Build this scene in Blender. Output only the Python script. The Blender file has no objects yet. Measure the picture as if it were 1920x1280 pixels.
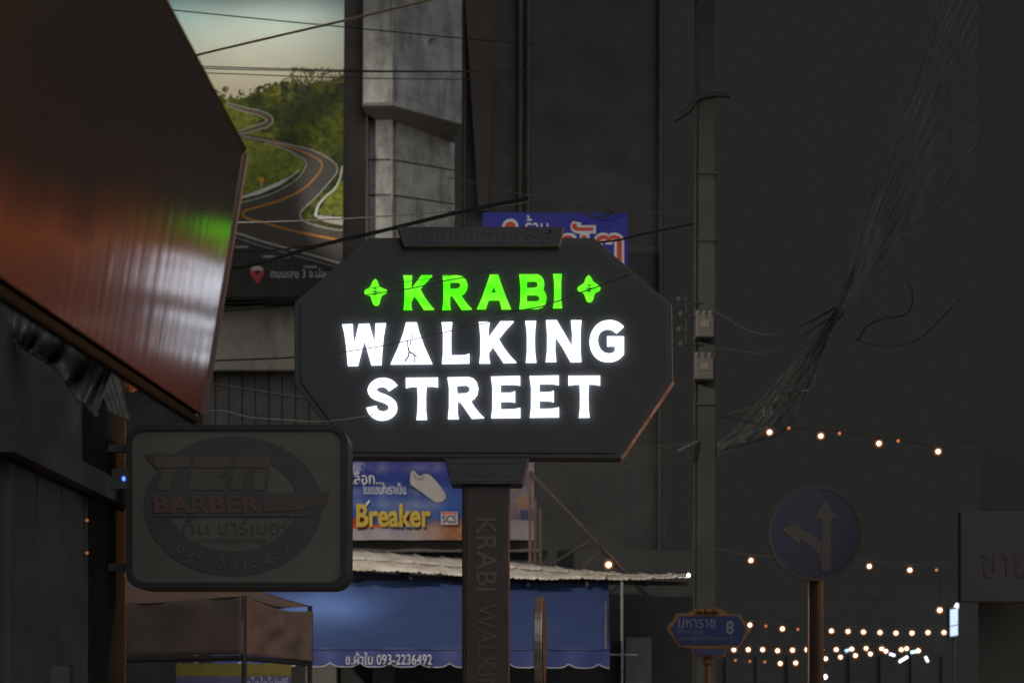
import bpy, bmesh, math, random
import numpy as np
from mathutils import Vector, Matrix
from mathutils.geometry import tessellate_polygon
random.seed(7)
SC = bpy.context.scene
COL = SC.collection

# ---------------------------------------------------------------- camera
FPX, YH, ZC = 2667.0, 1300.0, 1.6          # focal length in photo pixels, horizon row, eye height
cam = bpy.data.cameras.new('camera')
cam.sensor_width = 36.0
cam.lens = FPX / 1920 * 36.0
cam.shift_y = (YH - 640) / 1920.0
cam.clip_start = 0.1
cam.clip_end = 2000
cam.dof.use_dof = True
cam.dof.focus_distance = 9.0
cam.dof.aperture_fstop = 2.8
co = bpy.data.objects.new('camera', cam)
co.location = (0, 0, ZC)
co.rotation_euler = (math.radians(90), 0, 0)
COL.objects.link(co)
SC.camera = co

# ---------------------------------------------------------------- night sky, faint skylight, added fill light, exposure
w = bpy.data.worlds.new('World'); SC.world = w; w.use_nodes = True
nt = w.node_tree; nt.nodes.clear()
wo = nt.nodes.new('ShaderNodeOutputWorld')
sky = nt.nodes.new('ShaderNodeTexSky'); sky.sky_type = 'NISHITA'; sky.sun_disc = False
sky.sun_elevation = math.radians(-9); sky.sun_rotation = math.radians(200)
bg1 = nt.nodes.new('ShaderNodeBackground'); bg1.inputs[1].default_value = 0.05
nt.links.new(sky.outputs[0], bg1.inputs[0])
bg2 = nt.nodes.new('ShaderNodeBackground')
bg2.inputs[0].default_value = (0.0182, 0.0182, 0.0177, 1); bg2.inputs[1].default_value = 1.0
ad = nt.nodes.new('ShaderNodeAddShader')
nt.links.new(bg1.outputs[0], ad.inputs[0]); nt.links.new(bg2.outputs[0], ad.inputs[1])
nt.links.new(ad.outputs[0], wo.inputs[0])
sun = bpy.data.lights.new('fill_light', 'SUN')  # broad fill added from behind the camera to lift dark surfaces
sun.energy = 0.57; sun.angle = math.radians(70); sun.color = (0.95, 0.98, 1.0)
so = bpy.data.objects.new('fill_light', sun)
so.rotation_euler = (math.radians(62), 0, math.radians(32))
COL.objects.link(so)
SC.view_settings.view_transform = 'Standard'
SC.view_settings.look = 'None'
SC.view_settings.exposure = 0.0
SC.view_settings.gamma = 1.0
SC.view_settings.use_curve_mapping = False
SC.cycles.use_denoising = True
SC.cycles.max_bounces = 6
SC.cycles.transparent_max_bounces = 12
SC.cycles.caustics_reflective = False
SC.cycles.caustics_refractive = False
SC.cycles.sample_clamp_indirect = 4.0

# ---------------------------------------------------------------- helpers
def P(x, y, D):
    """photo pixel at depth D (metres along the street) -> world point"""
    return Vector(((x - 960) / FPX * D, D, ZC + (YH - y) / FPX * D))

def wloc(o):
    v = Vector((0, 0, 0))
    while o is not None:
        v = v + Vector(o.location); o = o.parent
    return v

def obj(name, me, parent=None, loc=None):
    o = bpy.data.objects.new(name, me)
    COL.objects.link(o)
    if parent is not None: o.parent = parent
    if loc is not None: o.location = loc
    return o

def tag(o, label=None, cat=None, group=None, kind=None):
    if label: o['label'] = label
    if cat: o['category'] = cat
    if group: o['group'] = group
    if kind: o['kind'] = kind
    return o

def thing(name, label, cat, loc, group=None):
    return tag(obj(name, None, None, Vector(loc)), label, cat, group)

def mk(name, verts, faces, mat, parent=None, smooth=False, label=None):
    off = wloc(parent) if parent is not None else Vector((0, 0, 0))
    me = bpy.data.meshes.new(name)
    me.from_pydata([tuple(Vector(v) - off) for v in verts], [], faces)
    bm = bmesh.new(); bm.from_mesh(me)
    bmesh.ops.recalc_face_normals(bm, faces=bm.faces[:])
    bm.to_mesh(me); bm.free()
    if smooth:
        me.polygons.foreach_set('use_smooth', [True] * len(me.polygons))
    me.materials.append(mat)
    o = obj(name, me, parent)
    if label: o['label'] = label
    return o

class MB:
    """collects pieces of ONE mesh"""
    def __init__(s): s.v = []; s.f = []
    def add(s, v, f):
        n = len(s.v); s.v += [Vector(a) for a in v]; s.f += [tuple(i + n for i in q) for q in f]
        return s
    def box(s, a, b):
        x0, y0, z0 = a; x1, y1, z1 = b
        v = [(x0,y0,z0),(x1,y0,z0),(x1,y1,z0),(x0,y1,z0),(x0,y0,z1),(x1,y0,z1),(x1,y1,z1),(x0,y1,z1)]
        return s.add(v, [(0,3,2,1),(4,5,6,7),(0,1,5,4),(1,2,6,5),(2,3,7,6),(3,0,4,7)])
    def hexa(s, q0, q1):
        """two quads joined"""
        return s.add(list(q0) + list(q1), [(0,1,2,3),(7,6,5,4),(0,4,5,1),(1,5,6,2),(2,6,7,3),(3,7,4,0)])
    def tube(s, pts, r, n=6, cap=True):
        pts = [Vector(p) for p in pts]; m = len(pts); rings = []
        dv = (pts[-1]-pts[0]); ax = [abs(dv.x), abs(dv.y), abs(dv.z)]; a = Vector([1.0 if k == ax.index(min(ax)) else 0.0 for k in range(3)])
        for i, p in enumerate(pts):
            t = (pts[min(i+1, m-1)] - pts[max(i-1, 0)]).normalized()
            u = t.cross(a).normalized(); v = t.cross(u)
            rr = r[i] if isinstance(r, (list, tuple)) else r
            rings.append([p + rr * (math.cos(2*math.pi*k/n) * u + math.sin(2*math.pi*k/n) * v) for k in range(n)])
        f = []
        for i in range(m - 1):
            for k in range(n):
                f.append((i*n+k, i*n+(k+1) % n, (i+1)*n+(k+1) % n, (i+1)*n+k))
        if cap: f += [tuple(range(n)), tuple(range((m-1)*n, m*n))]
        return s.add([p for q in rings for p in q], f)
    def lathe(s, prof, c, n=16):
        c = Vector(c); v = []; f = []
        for r, z in prof:
            for k in range(n):
                a = 2*math.pi*k/n
                v.append(c + Vector((r*math.cos(a), r*math.sin(a), z)))
        for i in range(len(prof)-1):
            for k in range(n):
                f.append((i*n+k, i*n+(k+1) % n, (i+1)*n+(k+1) % n, (i+1)*n+k))
        f += [tuple(range(n)), tuple(range((len(prof)-1)*n, len(prof)*n))]
        return s.add(v, f)
    def prism(s, loops, D, depth):
        """filled outline(s) in photo pixels, extruded along the street"""
        pl = [[P(x, y, D) for x, y in lp] for lp in loops]
        flat = [p for lp in pl for p in lp]; n = len(flat)
        tri = tessellate_polygon(pl)
        v = flat + [p + Vector((0, depth, 0)) for p in flat]
        f = [tuple(t) for t in tri] + [tuple(i + n for i in reversed(t)) for t in tri]
        k = 0
        for lp in pl:
            m = len(lp)
            for i in range(m):
                a, b = k + i, k + (i+1) % m
                f.append((a, b, b + n, a + n))
            k += m
        return s.add(v, f)
    def build(s, name, mat, parent=None, smooth=False, label=None):
        return mk(name, s.v, s.f, mat, parent, smooth, label)

def bevel(o, wd=0.004, seg=2):
    m = o.modifiers.new('bevel', 'BEVEL'); m.width = wd; m.segments = seg; m.limit_method = 'ANGLE'
    m.angle_limit = math.radians(40)
    return o

def spline(pts, k=8):
    pts = [Vector(p) for p in pts]; out = []
    q = [pts[0]*2 - pts[1]] + pts + [pts[-1]*2 - pts[-2]]
    for i in range(1, len(q)-2):
        a, b, c, d = q[i-1], q[i], q[i+1], q[i+2]
        for j in range(k):
            t = j / k
            out.append(.5*((2*b) + (c-a)*t + (2*a-5*b+4*c-d)*t*t + (3*b-a-3*c+d)*t**3))
    out.append(pts[-1])
    return out

def smooth2(pts, k=4):
    return [(p.x, p.y) for p in spline([Vector((x, y, 0)) for x, y in pts], k)]

def grid(name, nu, nv, fn, mat, parent=None, thick=0.0, label=None, cols=None):
    v = [fn(i/(nu-1), j/(nv-1)) for j in range(nv) for i in range(nu)]
    f = [(j*nu+i, j*nu+i+1, (j+1)*nu+i+1, (j+1)*nu+i) for j in range(nv-1) for i in range(nu-1)]
    o = mk(name, v, f, mat, parent, True, label)
    if cols is not None:
        ca = o.data.color_attributes.new('print', 'FLOAT_COLOR', 'POINT')
        ca.data.foreach_set('color', np.asarray(cols, dtype=np.float32).ravel())
    if thick:
        m = o.modifiers.new('thickness', 'SOLIDIFY'); m.thickness = thick; m.offset = 0
    return o

_tc = {}
def text_mesh(body, off=0.0):
    k = (body, off)
    if k in _tc: return _tc[k]
    cu = bpy.data.curves.new('lettering', 'FONT'); cu.body = body; cu.offset = off; cu.resolution_u = 3
    t = bpy.data.objects.new('lettering', cu); COL.objects.link(t)
    bpy.context.view_layer.update()
    me = t.to_mesh()
    v = [(a.co.x, a.co.y) for a in me.vertices]; f = [tuple(p.vertices) for p in me.polygons]
    t.to_mesh_clear()
    bpy.data.objects.remove(t); bpy.data.curves.remove(cu)
    _tc[k] = (v, f)
    return v, f

def text(body, box, D, mat, parent, name='lettering', off=0.0, rise=0.004, rot=0, shear=0.0, fn=None, label=None):
    """flat lettering fitted to a pixel box (x0,y0,x1,y1) on the plane at depth D, standing 'rise' proud of it"""
    v, f = text_mesh(body, off)
    if rot == -90: v = [(b, -a) for a, b in v]
    xs = [a for a, b in v]; ys = [b for a, b in v]
    x0, x1, y0, y1 = min(xs), max(xs), min(ys), max(ys)
    bx0, by0, bx1, by1 = box
    out = []
    for a, b in v:
        s = (a-x0)/(x1-x0); t = (b-y0)/(y1-y0)
        px = bx0 + s*(bx1-bx0) + shear*(t-.5)*(by1-by0); py = by1 + t*(by0-by1)
        q = fn(px, py) if fn else P(px, py, D)
        out.append(q - Vector((0, rise, 0)))
    return mk(name, out, f, mat, parent, False, label)

# ---------------------------------------------------------------- materials
def M(name, col, rough=.6, metal=0.0, var=.25, scale=5.0, bump=.15, spec=.5, streak=None, dirt=None, coat=0.0):
    m = bpy.data.materials.new(name); m.use_nodes = True
    t = m.node_tree; b = t.nodes['Principled BSDF']
    tc = t.nodes.new('ShaderNodeTexCoord'); mp = t.nodes.new('ShaderNodeMapping')
    t.links.new(tc.outputs['Object'], mp.inputs[0])
    if streak: mp.inputs['Scale'].default_value = streak
    nz = t.nodes.new('ShaderNodeTexNoise'); nz.inputs['Scale'].default_value = scale
    nz.inputs['Detail'].default_value = 8; nz.inputs['Roughness'].default_value = .65
    t.links.new(mp.outputs[0], nz.inputs['Vector'])
    cr = t.nodes.new('ShaderNodeValToRGB')
    a = [max(0, c*(1-var)) for c in col]; d = [min(1, c*(1+var)) for c in col]
    cr.color_ramp.elements[0].position = .3; cr.color_ramp.elements[1].position = .7
    cr.color_ramp.elements[0].color = (*a, 1); cr.color_ramp.elements[1].color = (*d, 1)
    t.links.new(nz.outputs['Fac'], cr.inputs[0])
    out = cr.outputs[0]
    if dirt:
        n2 = t.nodes.new('ShaderNodeTexNoise'); n2.inputs['Scale'].default_value = dirt[1]; n2.inputs['Detail'].default_value = 10
        n2.inputs['Roughness'].default_value = .7
        mp2 = t.nodes.new('ShaderNodeMapping'); mp2.inputs['Scale'].default_value = dirt[3] if len(dirt) > 3 else (1, 1, .3)
        t.links.new(tc.outputs['Object'], mp2.inputs[0]); t.links.new(mp2.outputs[0], n2.inputs['Vector'])
        r2 = t.nodes.new('ShaderNodeValToRGB'); r2.color_ramp.elements[0].position = .5; r2.color_ramp.elements[1].position = .68
        t.links.new(n2.outputs['Fac'], r2.inputs[0])
        ml = t.nodes.new('ShaderNodeMath'); ml.operation = 'MULTIPLY'; ml.inputs[1].default_value = dirt[2]
        t.links.new(r2.outputs[0], ml.inputs[0])
        mx = t.nodes.new('ShaderNodeMix'); mx.data_type = 'RGBA'
        t.links.new(ml.outputs[0], mx.inputs[0]); t.links.new(out, mx.inputs[6]); mx.inputs[7].default_value = (*dirt[0], 1)
        out = mx.outputs[2]
    t.links.new(out, b.inputs['Base Color'])
    b.inputs['Roughness'].default_value = rough; b.inputs['Metallic'].default_value = metal
    b.inputs['Specular IOR Level'].default_value = spec
    b.inputs['Coat Weight'].default_value = coat
    if bump:
        bp = t.nodes.new('ShaderNodeBump'); bp.inputs['Strength'].default_value = bump; bp.inputs['Distance'].default_value = .02
        t.links.new(nz.outputs['Fac'], bp.inputs['Height']); t.links.new(bp.outputs[0], b.inputs['Normal'])
    return m

def EM(name, col, strength):
    m = bpy.data.materials.new(name); m.use_nodes = True
    b = m.node_tree.nodes['Principled BSDF']
    b.inputs['Base Color'].default_value = (*[.7*c for c in col], 1)
    b.inputs['Emission Color'].default_value = (*col, 1); b.inputs['Emission Strength'].default_value = strength
    return m

def PRINT(name, rough=.55, spec=.3, bump=.0):
    m = bpy.data.materials.new(name); m.use_nodes = True
    t = m.node_tree; b = t.nodes['Principled BSDF']
    a = t.nodes.new('ShaderNodeVertexColor'); a.layer_name = 'print'
    t.links.new(a.outputs[0], b.inputs['Base Color'])
    b.inputs['Roughness'].default_value = rough; b.inputs['Specular IOR Level'].default_value = spec
    if bump:
        nz = t.nodes.new('ShaderNodeTexNoise'); nz.inputs['Scale'].default_value = 1.6; nz.inputs['Detail'].default_value = 4
        tc = t.nodes.new('ShaderNodeTexCoord'); t.links.new(tc.outputs['Object'], nz.inputs['Vector'])
        bp = t.nodes.new('ShaderNodeBump'); bp.inputs['Strength'].default_value = bump; bp.inputs['Distance'].default_value = .2
        t.links.new(nz.outputs['Fac'], bp.inputs['Height']); t.links.new(bp.outputs[0], b.inputs['Normal'])
    return m

m_black = M('black powder coat', (.095, .095, .095), .55, var=.15, bump=.05)
m_face = M('charcoal sign face', (.105, .110, .113), .6, var=.10, scale=3, bump=.02, spec=.25)
m_col = M('brown column metal', (.10, .07, .055), .4, .2, var=.3, scale=12, bump=.1)
m_glint_trim = M('orange glint trim', (.55, .28, .17), .3, .6, var=.6, scale=10, bump=.5)
m_rubber = M('black cable rubber', (.03, .028, .026), .6, var=.2, bump=0)
m_cable_tan = M('weathered tan cable', (.6, .46, .32), .7, var=.2, bump=0)
m_cable_grey = M('grey cable', (.46, .46, .45), .5, var=.45, scale=3, bump=0)
m_steel = M('galvanised steel', (.42, .43, .44), .38, .7, var=.25, scale=9, bump=.1, dirt=((.2, .12, .07), 6, .4))
m_conc = M('weathered concrete', (.44, .42, .38), .9, var=.35, scale=2.4, bump=.5, dirt=((.14, .125, .105), 1.8, .85, (1, 1, .22)))
m_conc_d = M('stained grey concrete', (.32, .315, .305), .9, var=.35, scale=2.2, bump=.5, dirt=((.11, .10, .095), 1.5, .85, (1, 1, .2)))
m_brown = M('brown joint and soffit shade', (.075, .06, .052), .85, var=.2, scale=2, bump=.3)
m_dark = M('dark grime render', (.077, .077, .074), .9, var=.25, scale=1.5, bump=.3)
m_dark2 = M('dark wall paint', (.052, .052, .050), .85, var=.2, scale=2, bump=.2)
m_beige = M('beige wall panel', (.60, .52, .43), .85, var=.2, scale=.9, bump=.2, dirt=((.13, .12, .1), .8, .6))
m_shutter = M('grey brown shutter', (.19, .175, .16), .6, var=.25, scale=2, bump=.1)
m_asphalt = M('asphalt', (.05, .05, .05), .85, var=.3, scale=30, bump=.5)
m_pave = M('pavement concrete', (.28, .27, .25), .9, var=.2, scale=6, bump=.4)
m_white = M('white paint', (.75, .75, .72), .6, var=.12)
m_silver = M('pale grey print', (.62, .62, .64), .5, var=.1, bump=0)

def text_c(name, col, rough=.6): return M(name, col, rough, var=.12, bump=0)

# ---------------------------------------------------------------- print painter (numpy)
def inpoly(X, Y, poly):
    ins = np.zeros(X.shape, bool); n = len(poly); j = n - 1
    for i in range(n):
        xi, yi = poly[i]; xj, yj = poly[j]
        c = ((yi > Y) != (yj > Y)) & (X < (xj-xi)*(Y-yi)/((yj-yi) if abs(yj-yi) > 1e-9 else 1e-9) + xi)
        ins ^= c; j = i
    return ins
def dline(X, Y, pts):
    d = np.full(X.shape, 1e9)
    for (x0, y0), (x1, y1) in zip(pts[:-1], pts[1:]):
        L = (x1-x0)**2 + (y1-y0)**2 + 1e-9
        t = np.clip(((X-x0)*(x1-x0) + (Y-y0)*(y1-y0))/L, 0, 1)
        d = np.minimum(d, np.hypot(X-(x0+t*(x1-x0)), Y-(y0+t*(y1-y0))))
    return d
def vnoise(X, Y, s, seed):
    r = np.random.RandomState(seed); T = r.rand(256, 256)
    x = X/s + 71.3; y = Y/s + 37.7
    i = np.floor(x).astype(int); j = np.floor(y).astype(int); u = x-i; v = y-j
    u = u*u*(3-2*u); v = v*v*(3-2*v)
    g = lambda a, b: T[a % 256, b % 256]
    return (g(i, j)*(1-u)+g(i+1, j)*u)*(1-v) + (g(i, j+1)*(1-u)+g(i+1, j+1)*u)*v
def fbm(X, Y, s, seed, o=4):
    return sum(vnoise(X, Y, s/2**k, seed+k)*.5**k for k in range(o)) / (2-2*.5**o) * 1.0
def lay(C, mask, col):
    m = mask.astype(float)[..., None] if mask.dtype == bool else mask[..., None]
    C[...] = C*(1-m) + np.asarray(col)*m

# ---------------------------------------------------------------- ground
g = MB().box((-150, -40, -.5), (150, 260, 0)).build('ground', m_pave); tag(g, kind='structure')
r = MB().box((-2.0, -40, -.2), (2.4, 8.0, .004)).build('road', m_asphalt); tag(r, kind='structure')
for bx0, bx1 in (((-6, -40), (-2.15, 8.0)), ((2.55, -40), (8, 8.0)), ((-6, 8.15), (8, 13))):
    tag(MB().box((bx0[0], bx0[1], -.2), (bx1[0], bx1[1], .12)).build('pavement', m_pave), kind='structure')
for bx0, bx1 in (((-2.148, -40), (-2.0, 8.0)), ((2.4, -40), (2.548, 8.0)), ((-2.148, 8.002), (2.548, 8.148))):
    tag(MB().box((bx0[0], bx0[1], -.2), (bx1[0], bx1[1], .13)).build('kerb', m_conc), kind='structure')
lm = MB()
for i in range(5): lm.box((.15, -22+i*6, 0), (.27, -19.5+i*6, .008))
tag(lm.build('lane_marking', m_white), kind='structure')

# ---------------------------------------------------------------- walking street sign
SD = 9.0
ws = thing('walking_street_sign', 'black octagonal lightbox sign with glowing KRABI WALKING STREET letters on a column', 'sign', (P(910, 1000, SD+.2).x, SD+.2, 0))
OCT = [(690, 446), (1114, 446), (1260, 572), (1262, 714), (1164, 858), (655, 856), (552, 719), (552, 567)]
bevel(MB().prism([OCT], SD, .18).build('cabinet', m_black, ws), .004)
INN = [(908+(x-908)*.965, 652+(y-652)*.955) for x, y in OCT]
face = MB().prism([INN], SD-.012, .02).build('face_panel', m_face, ws)
for a, b in ((OCT[3], OCT[4]),):
    q = MB(); pa, pb = P(*a, SD), P(*b, SD); c = P(908, 652, SD)
    oa, ob = (pa-c)*.013, (pb-c)*.013
    d0, d1 = Vector((0, .02, 0)), Vector((0, .17, 0))
    q.hexa([pa+d0, pb+d0, pb+ob+d0, pa+oa+d0], [pa+d1, pb+d1, pb+ob+d1, pa+oa+d1])
    q.build('glint_trim', m_glint_trim if a == (1262, 714) else m_black, ws)  # lamp glint on the lower right edge put into the trim's orange
for bx_, by_ in ((600, 590), (600, 706), (1212, 590), (1212, 706), (706, 472), (1098, 472), (690, 836), (1126, 838), (908, 838)):
    q = MB(); p = P(bx_, by_, SD-.012); q.tube([p, p+Vector((0, -.003, 0))], .005, 8); q.build('fixing_bolt', m_black, ws)
m_green = bpy.data.materials.new('glowing green acrylic'); m_green.use_nodes = True
def glow(m, c0, c1, strength, sc):
    t = m.node_tree; b = t.nodes['Principled BSDF']
    nz = t.nodes.new('ShaderNodeTexNoise'); nz.inputs['Scale'].default_value = sc; nz.inputs['Detail'].default_value = 1
    tc = t.nodes.new('ShaderNodeTexCoord'); t.links.new(tc.outputs['Object'], nz.inputs['Vector'])
    cr = t.nodes.new('ShaderNodeValToRGB'); cr.color_ramp.elements[0].position = .35; cr.color_ramp.elements[1].position = .65
    cr.color_ramp.elements[0].color = (*c0, 1); cr.color_ramp.elements[1].color = (*c1, 1)
    t.links.new(nz.outputs['Fac'], cr.inputs[0]); t.links.new(cr.outputs[0], b.inputs['Emission Color'])
    b.inputs['Emission Strength'].default_value = strength; b.inputs['Base Color'].default_value = (*c1, 1)
glow(m_green, (.06, 1.0, .0), (.22, 1.0, .03), 1.0, 9)
m_glow = bpy.data.materials.new('glowing white acrylic'); m_glow.use_nodes = True
glow(m_glow, (.80, .88, 1.0), (.84, .89, 1.0), 1.75, 5)

def arc(cx, cy, rx, ry, a0, a1, n=10):
    return [(cx+rx*math.cos(math.radians(a0+(a1-a0)*i/n)), cy+ry*math.sin(math.radians(a0+(a1-a0)*i/n))) for i in range(n+1)]
R1, R2, R3, R4, R5, R6, R7 = (670, 500, 8), (890, 500, 8), (635, 590, 8), (820, 590, 10.667), (980, 590, 9.6), (675, 695, 8), (900, 695, 8)
GL = []   # glyph, frame, loops, green?
GL.append(('K', R1, [[(685,128),(820,128),(806,310),(826,310),(960,126),(1122,126),(940,325),(1010,450),(1080,550),(1152,636),(998,640),(855,430),(808,512),(808,580),(822,638),(692,640),(704,520),(706,350),(702,215)]], 1))
GL.append(('R', R1, [[(1276,135),(1300,128),(1500,126),(1580,145),(1635,205),(1655,270),(1640,340),(1605,392),(1556,422),(1600,490),(1660,570),(1718,632),(1565,640),(1425,432),(1390,432),(1390,580),(1404,636),(1272,640),(1288,520),(1290,260)],
    [(1390,228),(1390,332),(1490,326),(1530,312),(1548,276),(1538,242),(1500,224)]], 1))
GL.append(('A', R2, [[(228,116),(352,116),(400,260),(470,450),(545,628),(405,630),(370,492),(210,496),(165,628),(34,628),(110,460),(170,290)],[(285,285),(242,388),(328,388)]], 1))
GL.append(('B', R2, [[(668,112),(945,112),(1000,140),(1036,195),(1046,260),(1030,345),(1062,395),(1080,460),(1066,540),(1020,600),(940,624),(668,626),(684,500),(686,300)],
    [(785,212),(785,318),(900,312),(938,296),(948,262),(938,226),(905,210)],[(785,416),(785,518),(930,518),(964,500),(974,466),(960,432),(925,416)]], 1))
GL.append(('I', R2, [[(1176,106),(1308,106),(1298,230),(1298,480),(1312,612),(1174,612),(1192,480),(1192,230)]], 1))
GL.append(('W', R3, [[(50,142),(208,136),(212,300),(234,432),(300,136),(458,130),(540,420),(552,128),(706,124),(672,320),(650,560),(638,746),(488,750),(382,378),(286,758),(136,760),(112,480),(84,280)]], 0))
GL.append(('A', R3, [[(1010,112),(1172,112),(1210,260),(1290,480),(1404,732),(778,736),(890,490),(970,270)]], 0))
GL.append(('L', R4, [[(82,148),(298,144),(278,310),(276,560),(280,806),(500,806),(580,796),(640,772),(640,962),(92,970),(110,780),(112,400),(102,280)]], 0))
GL.append(('K', R4, [[(828,140),(1046,136),(1028,280),(1020,462),(1140,290),(1260,128),(1528,126),(1360,310),(1226,480),(1330,650),(1450,810),(1580,946),(1328,956),(1108,628),(1034,752),(1036,850),(1056,962),(840,962),(858,780),(860,450),(846,280)]], 0))
GL.append(('I', R5, [[(46,108),(244,106),(226,280),(220,480),(226,680),(248,850),(56,852),(74,680),(76,400),(68,250)]], 0))
GL.append(('N', R5, [[(420,96),(612,94),(760,340),(888,566),(892,330),(870,96),(1060,96),(1044,320),(1042,600),(1058,840),(866,842),(720,580),(592,380),(588,650),(606,838),(414,838),(438,640),(440,330)]], 0))
GL.append(('G', R5, [smooth2([(1822,210),(1740,140),(1640,100),(1540,94),(1420,120),(1310,200),(1235,320),(1206,460),(1226,610),(1300,740),(1410,818),(1540,842),(1660,826),(1750,780),(1824,706)],3)
    + [(1826,386),(1520,384),(1526,560),(1664,552),(1664,652)] + smooth2([(1664,652),(1610,684),(1550,692),(1470,674),(1400,610),(1360,500),(1362,400),(1400,310),(1470,262),(1550,252),(1620,270),(1692,326)],3)[1:]], 0))
GL.append(('S', R6, [smooth2([(560,212),(500,150),(420,112),(335,102),(240,122),(160,180),(114,270),(130,350),(190,410),(290,450),(380,484),(428,530),(414,585),(345,606),(285,592),(254,555),(246,520)],3)
    + smooth2([(92,552),(130,640),(200,704),(290,738),(390,732),(480,690),(540,620),(556,540),(535,460),(470,400),(390,356),(300,324),(244,280),(262,248),(330,232),(390,252),(430,300)],3)], 0))
GL.append(('T', R6, [[(686,102),(1168,98),(1168,242),(1090,228),(996,228),(988,400),(990,600),(1004,726),(846,728),(860,600),(866,400),(856,230),(770,232),(688,252)]], 0))
GL.append(('R', R6, [[(1310,96),(1630,90),(1700,112),(1752,170),(1776,260),(1760,350),(1716,412),(1660,448),(1720,540),(1790,630),(1862,702),(1676,712),(1506,464),(1462,464),(1464,620),(1480,716),(1318,718),(1334,540),(1334,260)],
    [(1452,216),(1458,340),(1590,334),(1634,312),(1648,274),(1636,232),(1596,210)]], 0))
def Eg(dx, dy): return [[(x+dx, y+dy) for x, y in [(164,84),(602,74),(604,214),(520,200),(312,200),(312,326),(470,324),(528,300),(528,470),(470,456),(312,454),(314,576),(500,572),(606,552),(606,698),(168,704),(184,560),(186,260)]]]
GL.append(('E', R7, Eg(0, 0), 0)); GL.append(('E', R7, Eg(580, -8), 0))
GL.append(('T', R7, [[(1326,72),(1802,70),(1802,214),(1730,198),(1634,196),(1626,380),(1630,560),(1644,694),(1484,696),(1500,560),(1502,380),(1496,196),(1410,200),(1328,214)]], 0))
for ch, (ox, oy, s), loops, green in GL:
    lp = [[(ox+x/s, oy+y/s) for x, y in l] for l in loops]
    MB().prism(lp, SD-.034, .021).build('letter', m_green if green else m_glow, ws, label='glowing %s letter %s' % ('green' if green else 'white', ch))
def star(ox, oy, pts):
    return [(ox+x/8, oy+y/8) for x, y in smooth2(pts, 4)]
s1 = star(670, 500, [(266,180),(300,210),(330,290),(390,325),(442,350),(430,385),(370,420),(345,470),(330,540),(290,574),(240,560),(212,500),(190,430),(130,415),(104,385),(120,345),(190,300),(225,225),(266,180)])
s2 = star(890, 500, [(1704,126),(1740,150),(1775,215),(1830,258),(1886,310),(1870,350),(1810,385),(1785,460),(1760,510),(1715,522),(1680,500),(1655,430),(1630,385),(1570,360),(1540,325),(1570,290),(1640,240),(1665,170),(1704,126)])
for sp, (cx, cy) in ((s1, (703.2, 547)), (s2, (1104.8, 541))):
    MB().prism([sp[:-1]], SD-.034, .021).build('star_ornament', m_green, ws, label='glowing green four pointed star')
    q = MB()
    for dx, dy, a, b in ((0, 0, 1.0, 13), (0, -.5, 9, 1.0), (0, -6.5, 4.5, .9), (0, 4.5, 5.5, .9)):
        q.prism([[(cx+dx-a, cy+dy), (cx+dx-.6, cy+dy-min(b, 1.2)), (cx+dx, cy+dy-b), (cx+dx+.6, cy+dy-min(b, 1.2)), (cx+dx+a, cy+dy), (cx+dx+.6, cy+dy+min(b, 1.2)), (cx+dx, cy+dy+b), (cx+dx-.6, cy+dy+min(b, 1.2))]], SD-.040-abs(dy)*.0002, .004)
    q.build('star_mark', m_black, ws)
# walking man drawn in thin dark strokes inside the A
man = MB()
def stroke(pts, wd):
    pts = [(635+x/8, 590+y/8) for x, y in pts]
    man.tube([P(x, y, SD-.036) for x, y in spline_xy(pts)], wd/FPX*SD*.85, 5)
def spline_xy(p): return [(q.x, q.y) for q in spline([Vector((x, y, 0)) for x, y in p], 3)]
for pts, wd in (([(1072,330),(1080,300),(1110,296),(1116,318)], .8), ([(1085,335),(1110,345),(1118,325)], 1.0), ([(1040,380),(1030,440),(1042,490),(1060,540)], 1.0),
                ([(1085,390),(1075,420),(1078,455)], 1.1), ([(1042,490),(1060,555),(1085,570)], 1.8), ([(1055,560),(1045,620),(1010,670),(998,700)], 1.6),
                ([(1085,565),(1120,590),(1150,630)], 1.8), ([(1150,610),(1172,620)], 1.2), ([(1135,640),(1135,690),(1145,712)], 1.2), ([(1100,480),(1122,492)], .9)):
    stroke(pts, wd)
man.build('walking_figure', m_black, ws, label='thin dark walking man inside the letter A')
# top plaque, lower plaque, column
bevel(MB().prism([[(744, 425), (1058, 425), (1050, 462), (756, 462)]], SD-.05, .12).build('top_plaque', m_black, ws), .006)
m_pl = text_c('dim grey letters', (.135, .135, .14))
text('ถนนคนเดินกระบี่', (772, 430, 1034, 456), SD-.05, m_pl, ws, label='dim grey Thai lettering')
bevel(MB().prism([[(832, 858.5), (992, 858.5), (980, 907), (846, 907)]], SD-.04, .2).build('lower_plaque', m_black, ws), .006)
text('SINCE 2007', (848, 874, 962, 890), SD-.04, m_pl, ws, off=.01)
for y in (865, 899): MB().prism([[(842, y), (972, y), (972, y+2.5), (842, y+2.5)]], SD-.045, .004).build('plaque_line', m_pl, ws)
cx0, cx1 = P(866, 0, SD).x, P(956, 0, SD).x
bevel(MB().box((cx0, SD+.02, 0.004), (cx1, SD+.32, P(0, 906, SD).z)).build('column', m_col, ws), .01)
MB().box((cx0+.03, SD, .3), (cx1-.045, SD+.03, P(0, 912, SD).z)).build('column_panel', M('brown column panel', (.09, .073, .066), .6, var=.15, scale=2, bump=.05), ws)
MB().box((cx0-.12, SD-.1, 0.13), (cx1+.12, SD+.44, .2)).build('base_plate', m_col, ws)
text('KRABI', (893, 970, 931, 1107), SD, text_c('dull rose letters', (.20, .15, .14)), ws, rot=-90, off=.01)
text('WALKING', (893, 1130, 931, 1335), SD, text_c('dull olive letters', (.13, .125, .07)), ws, rot=-90, off=.01)
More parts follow.
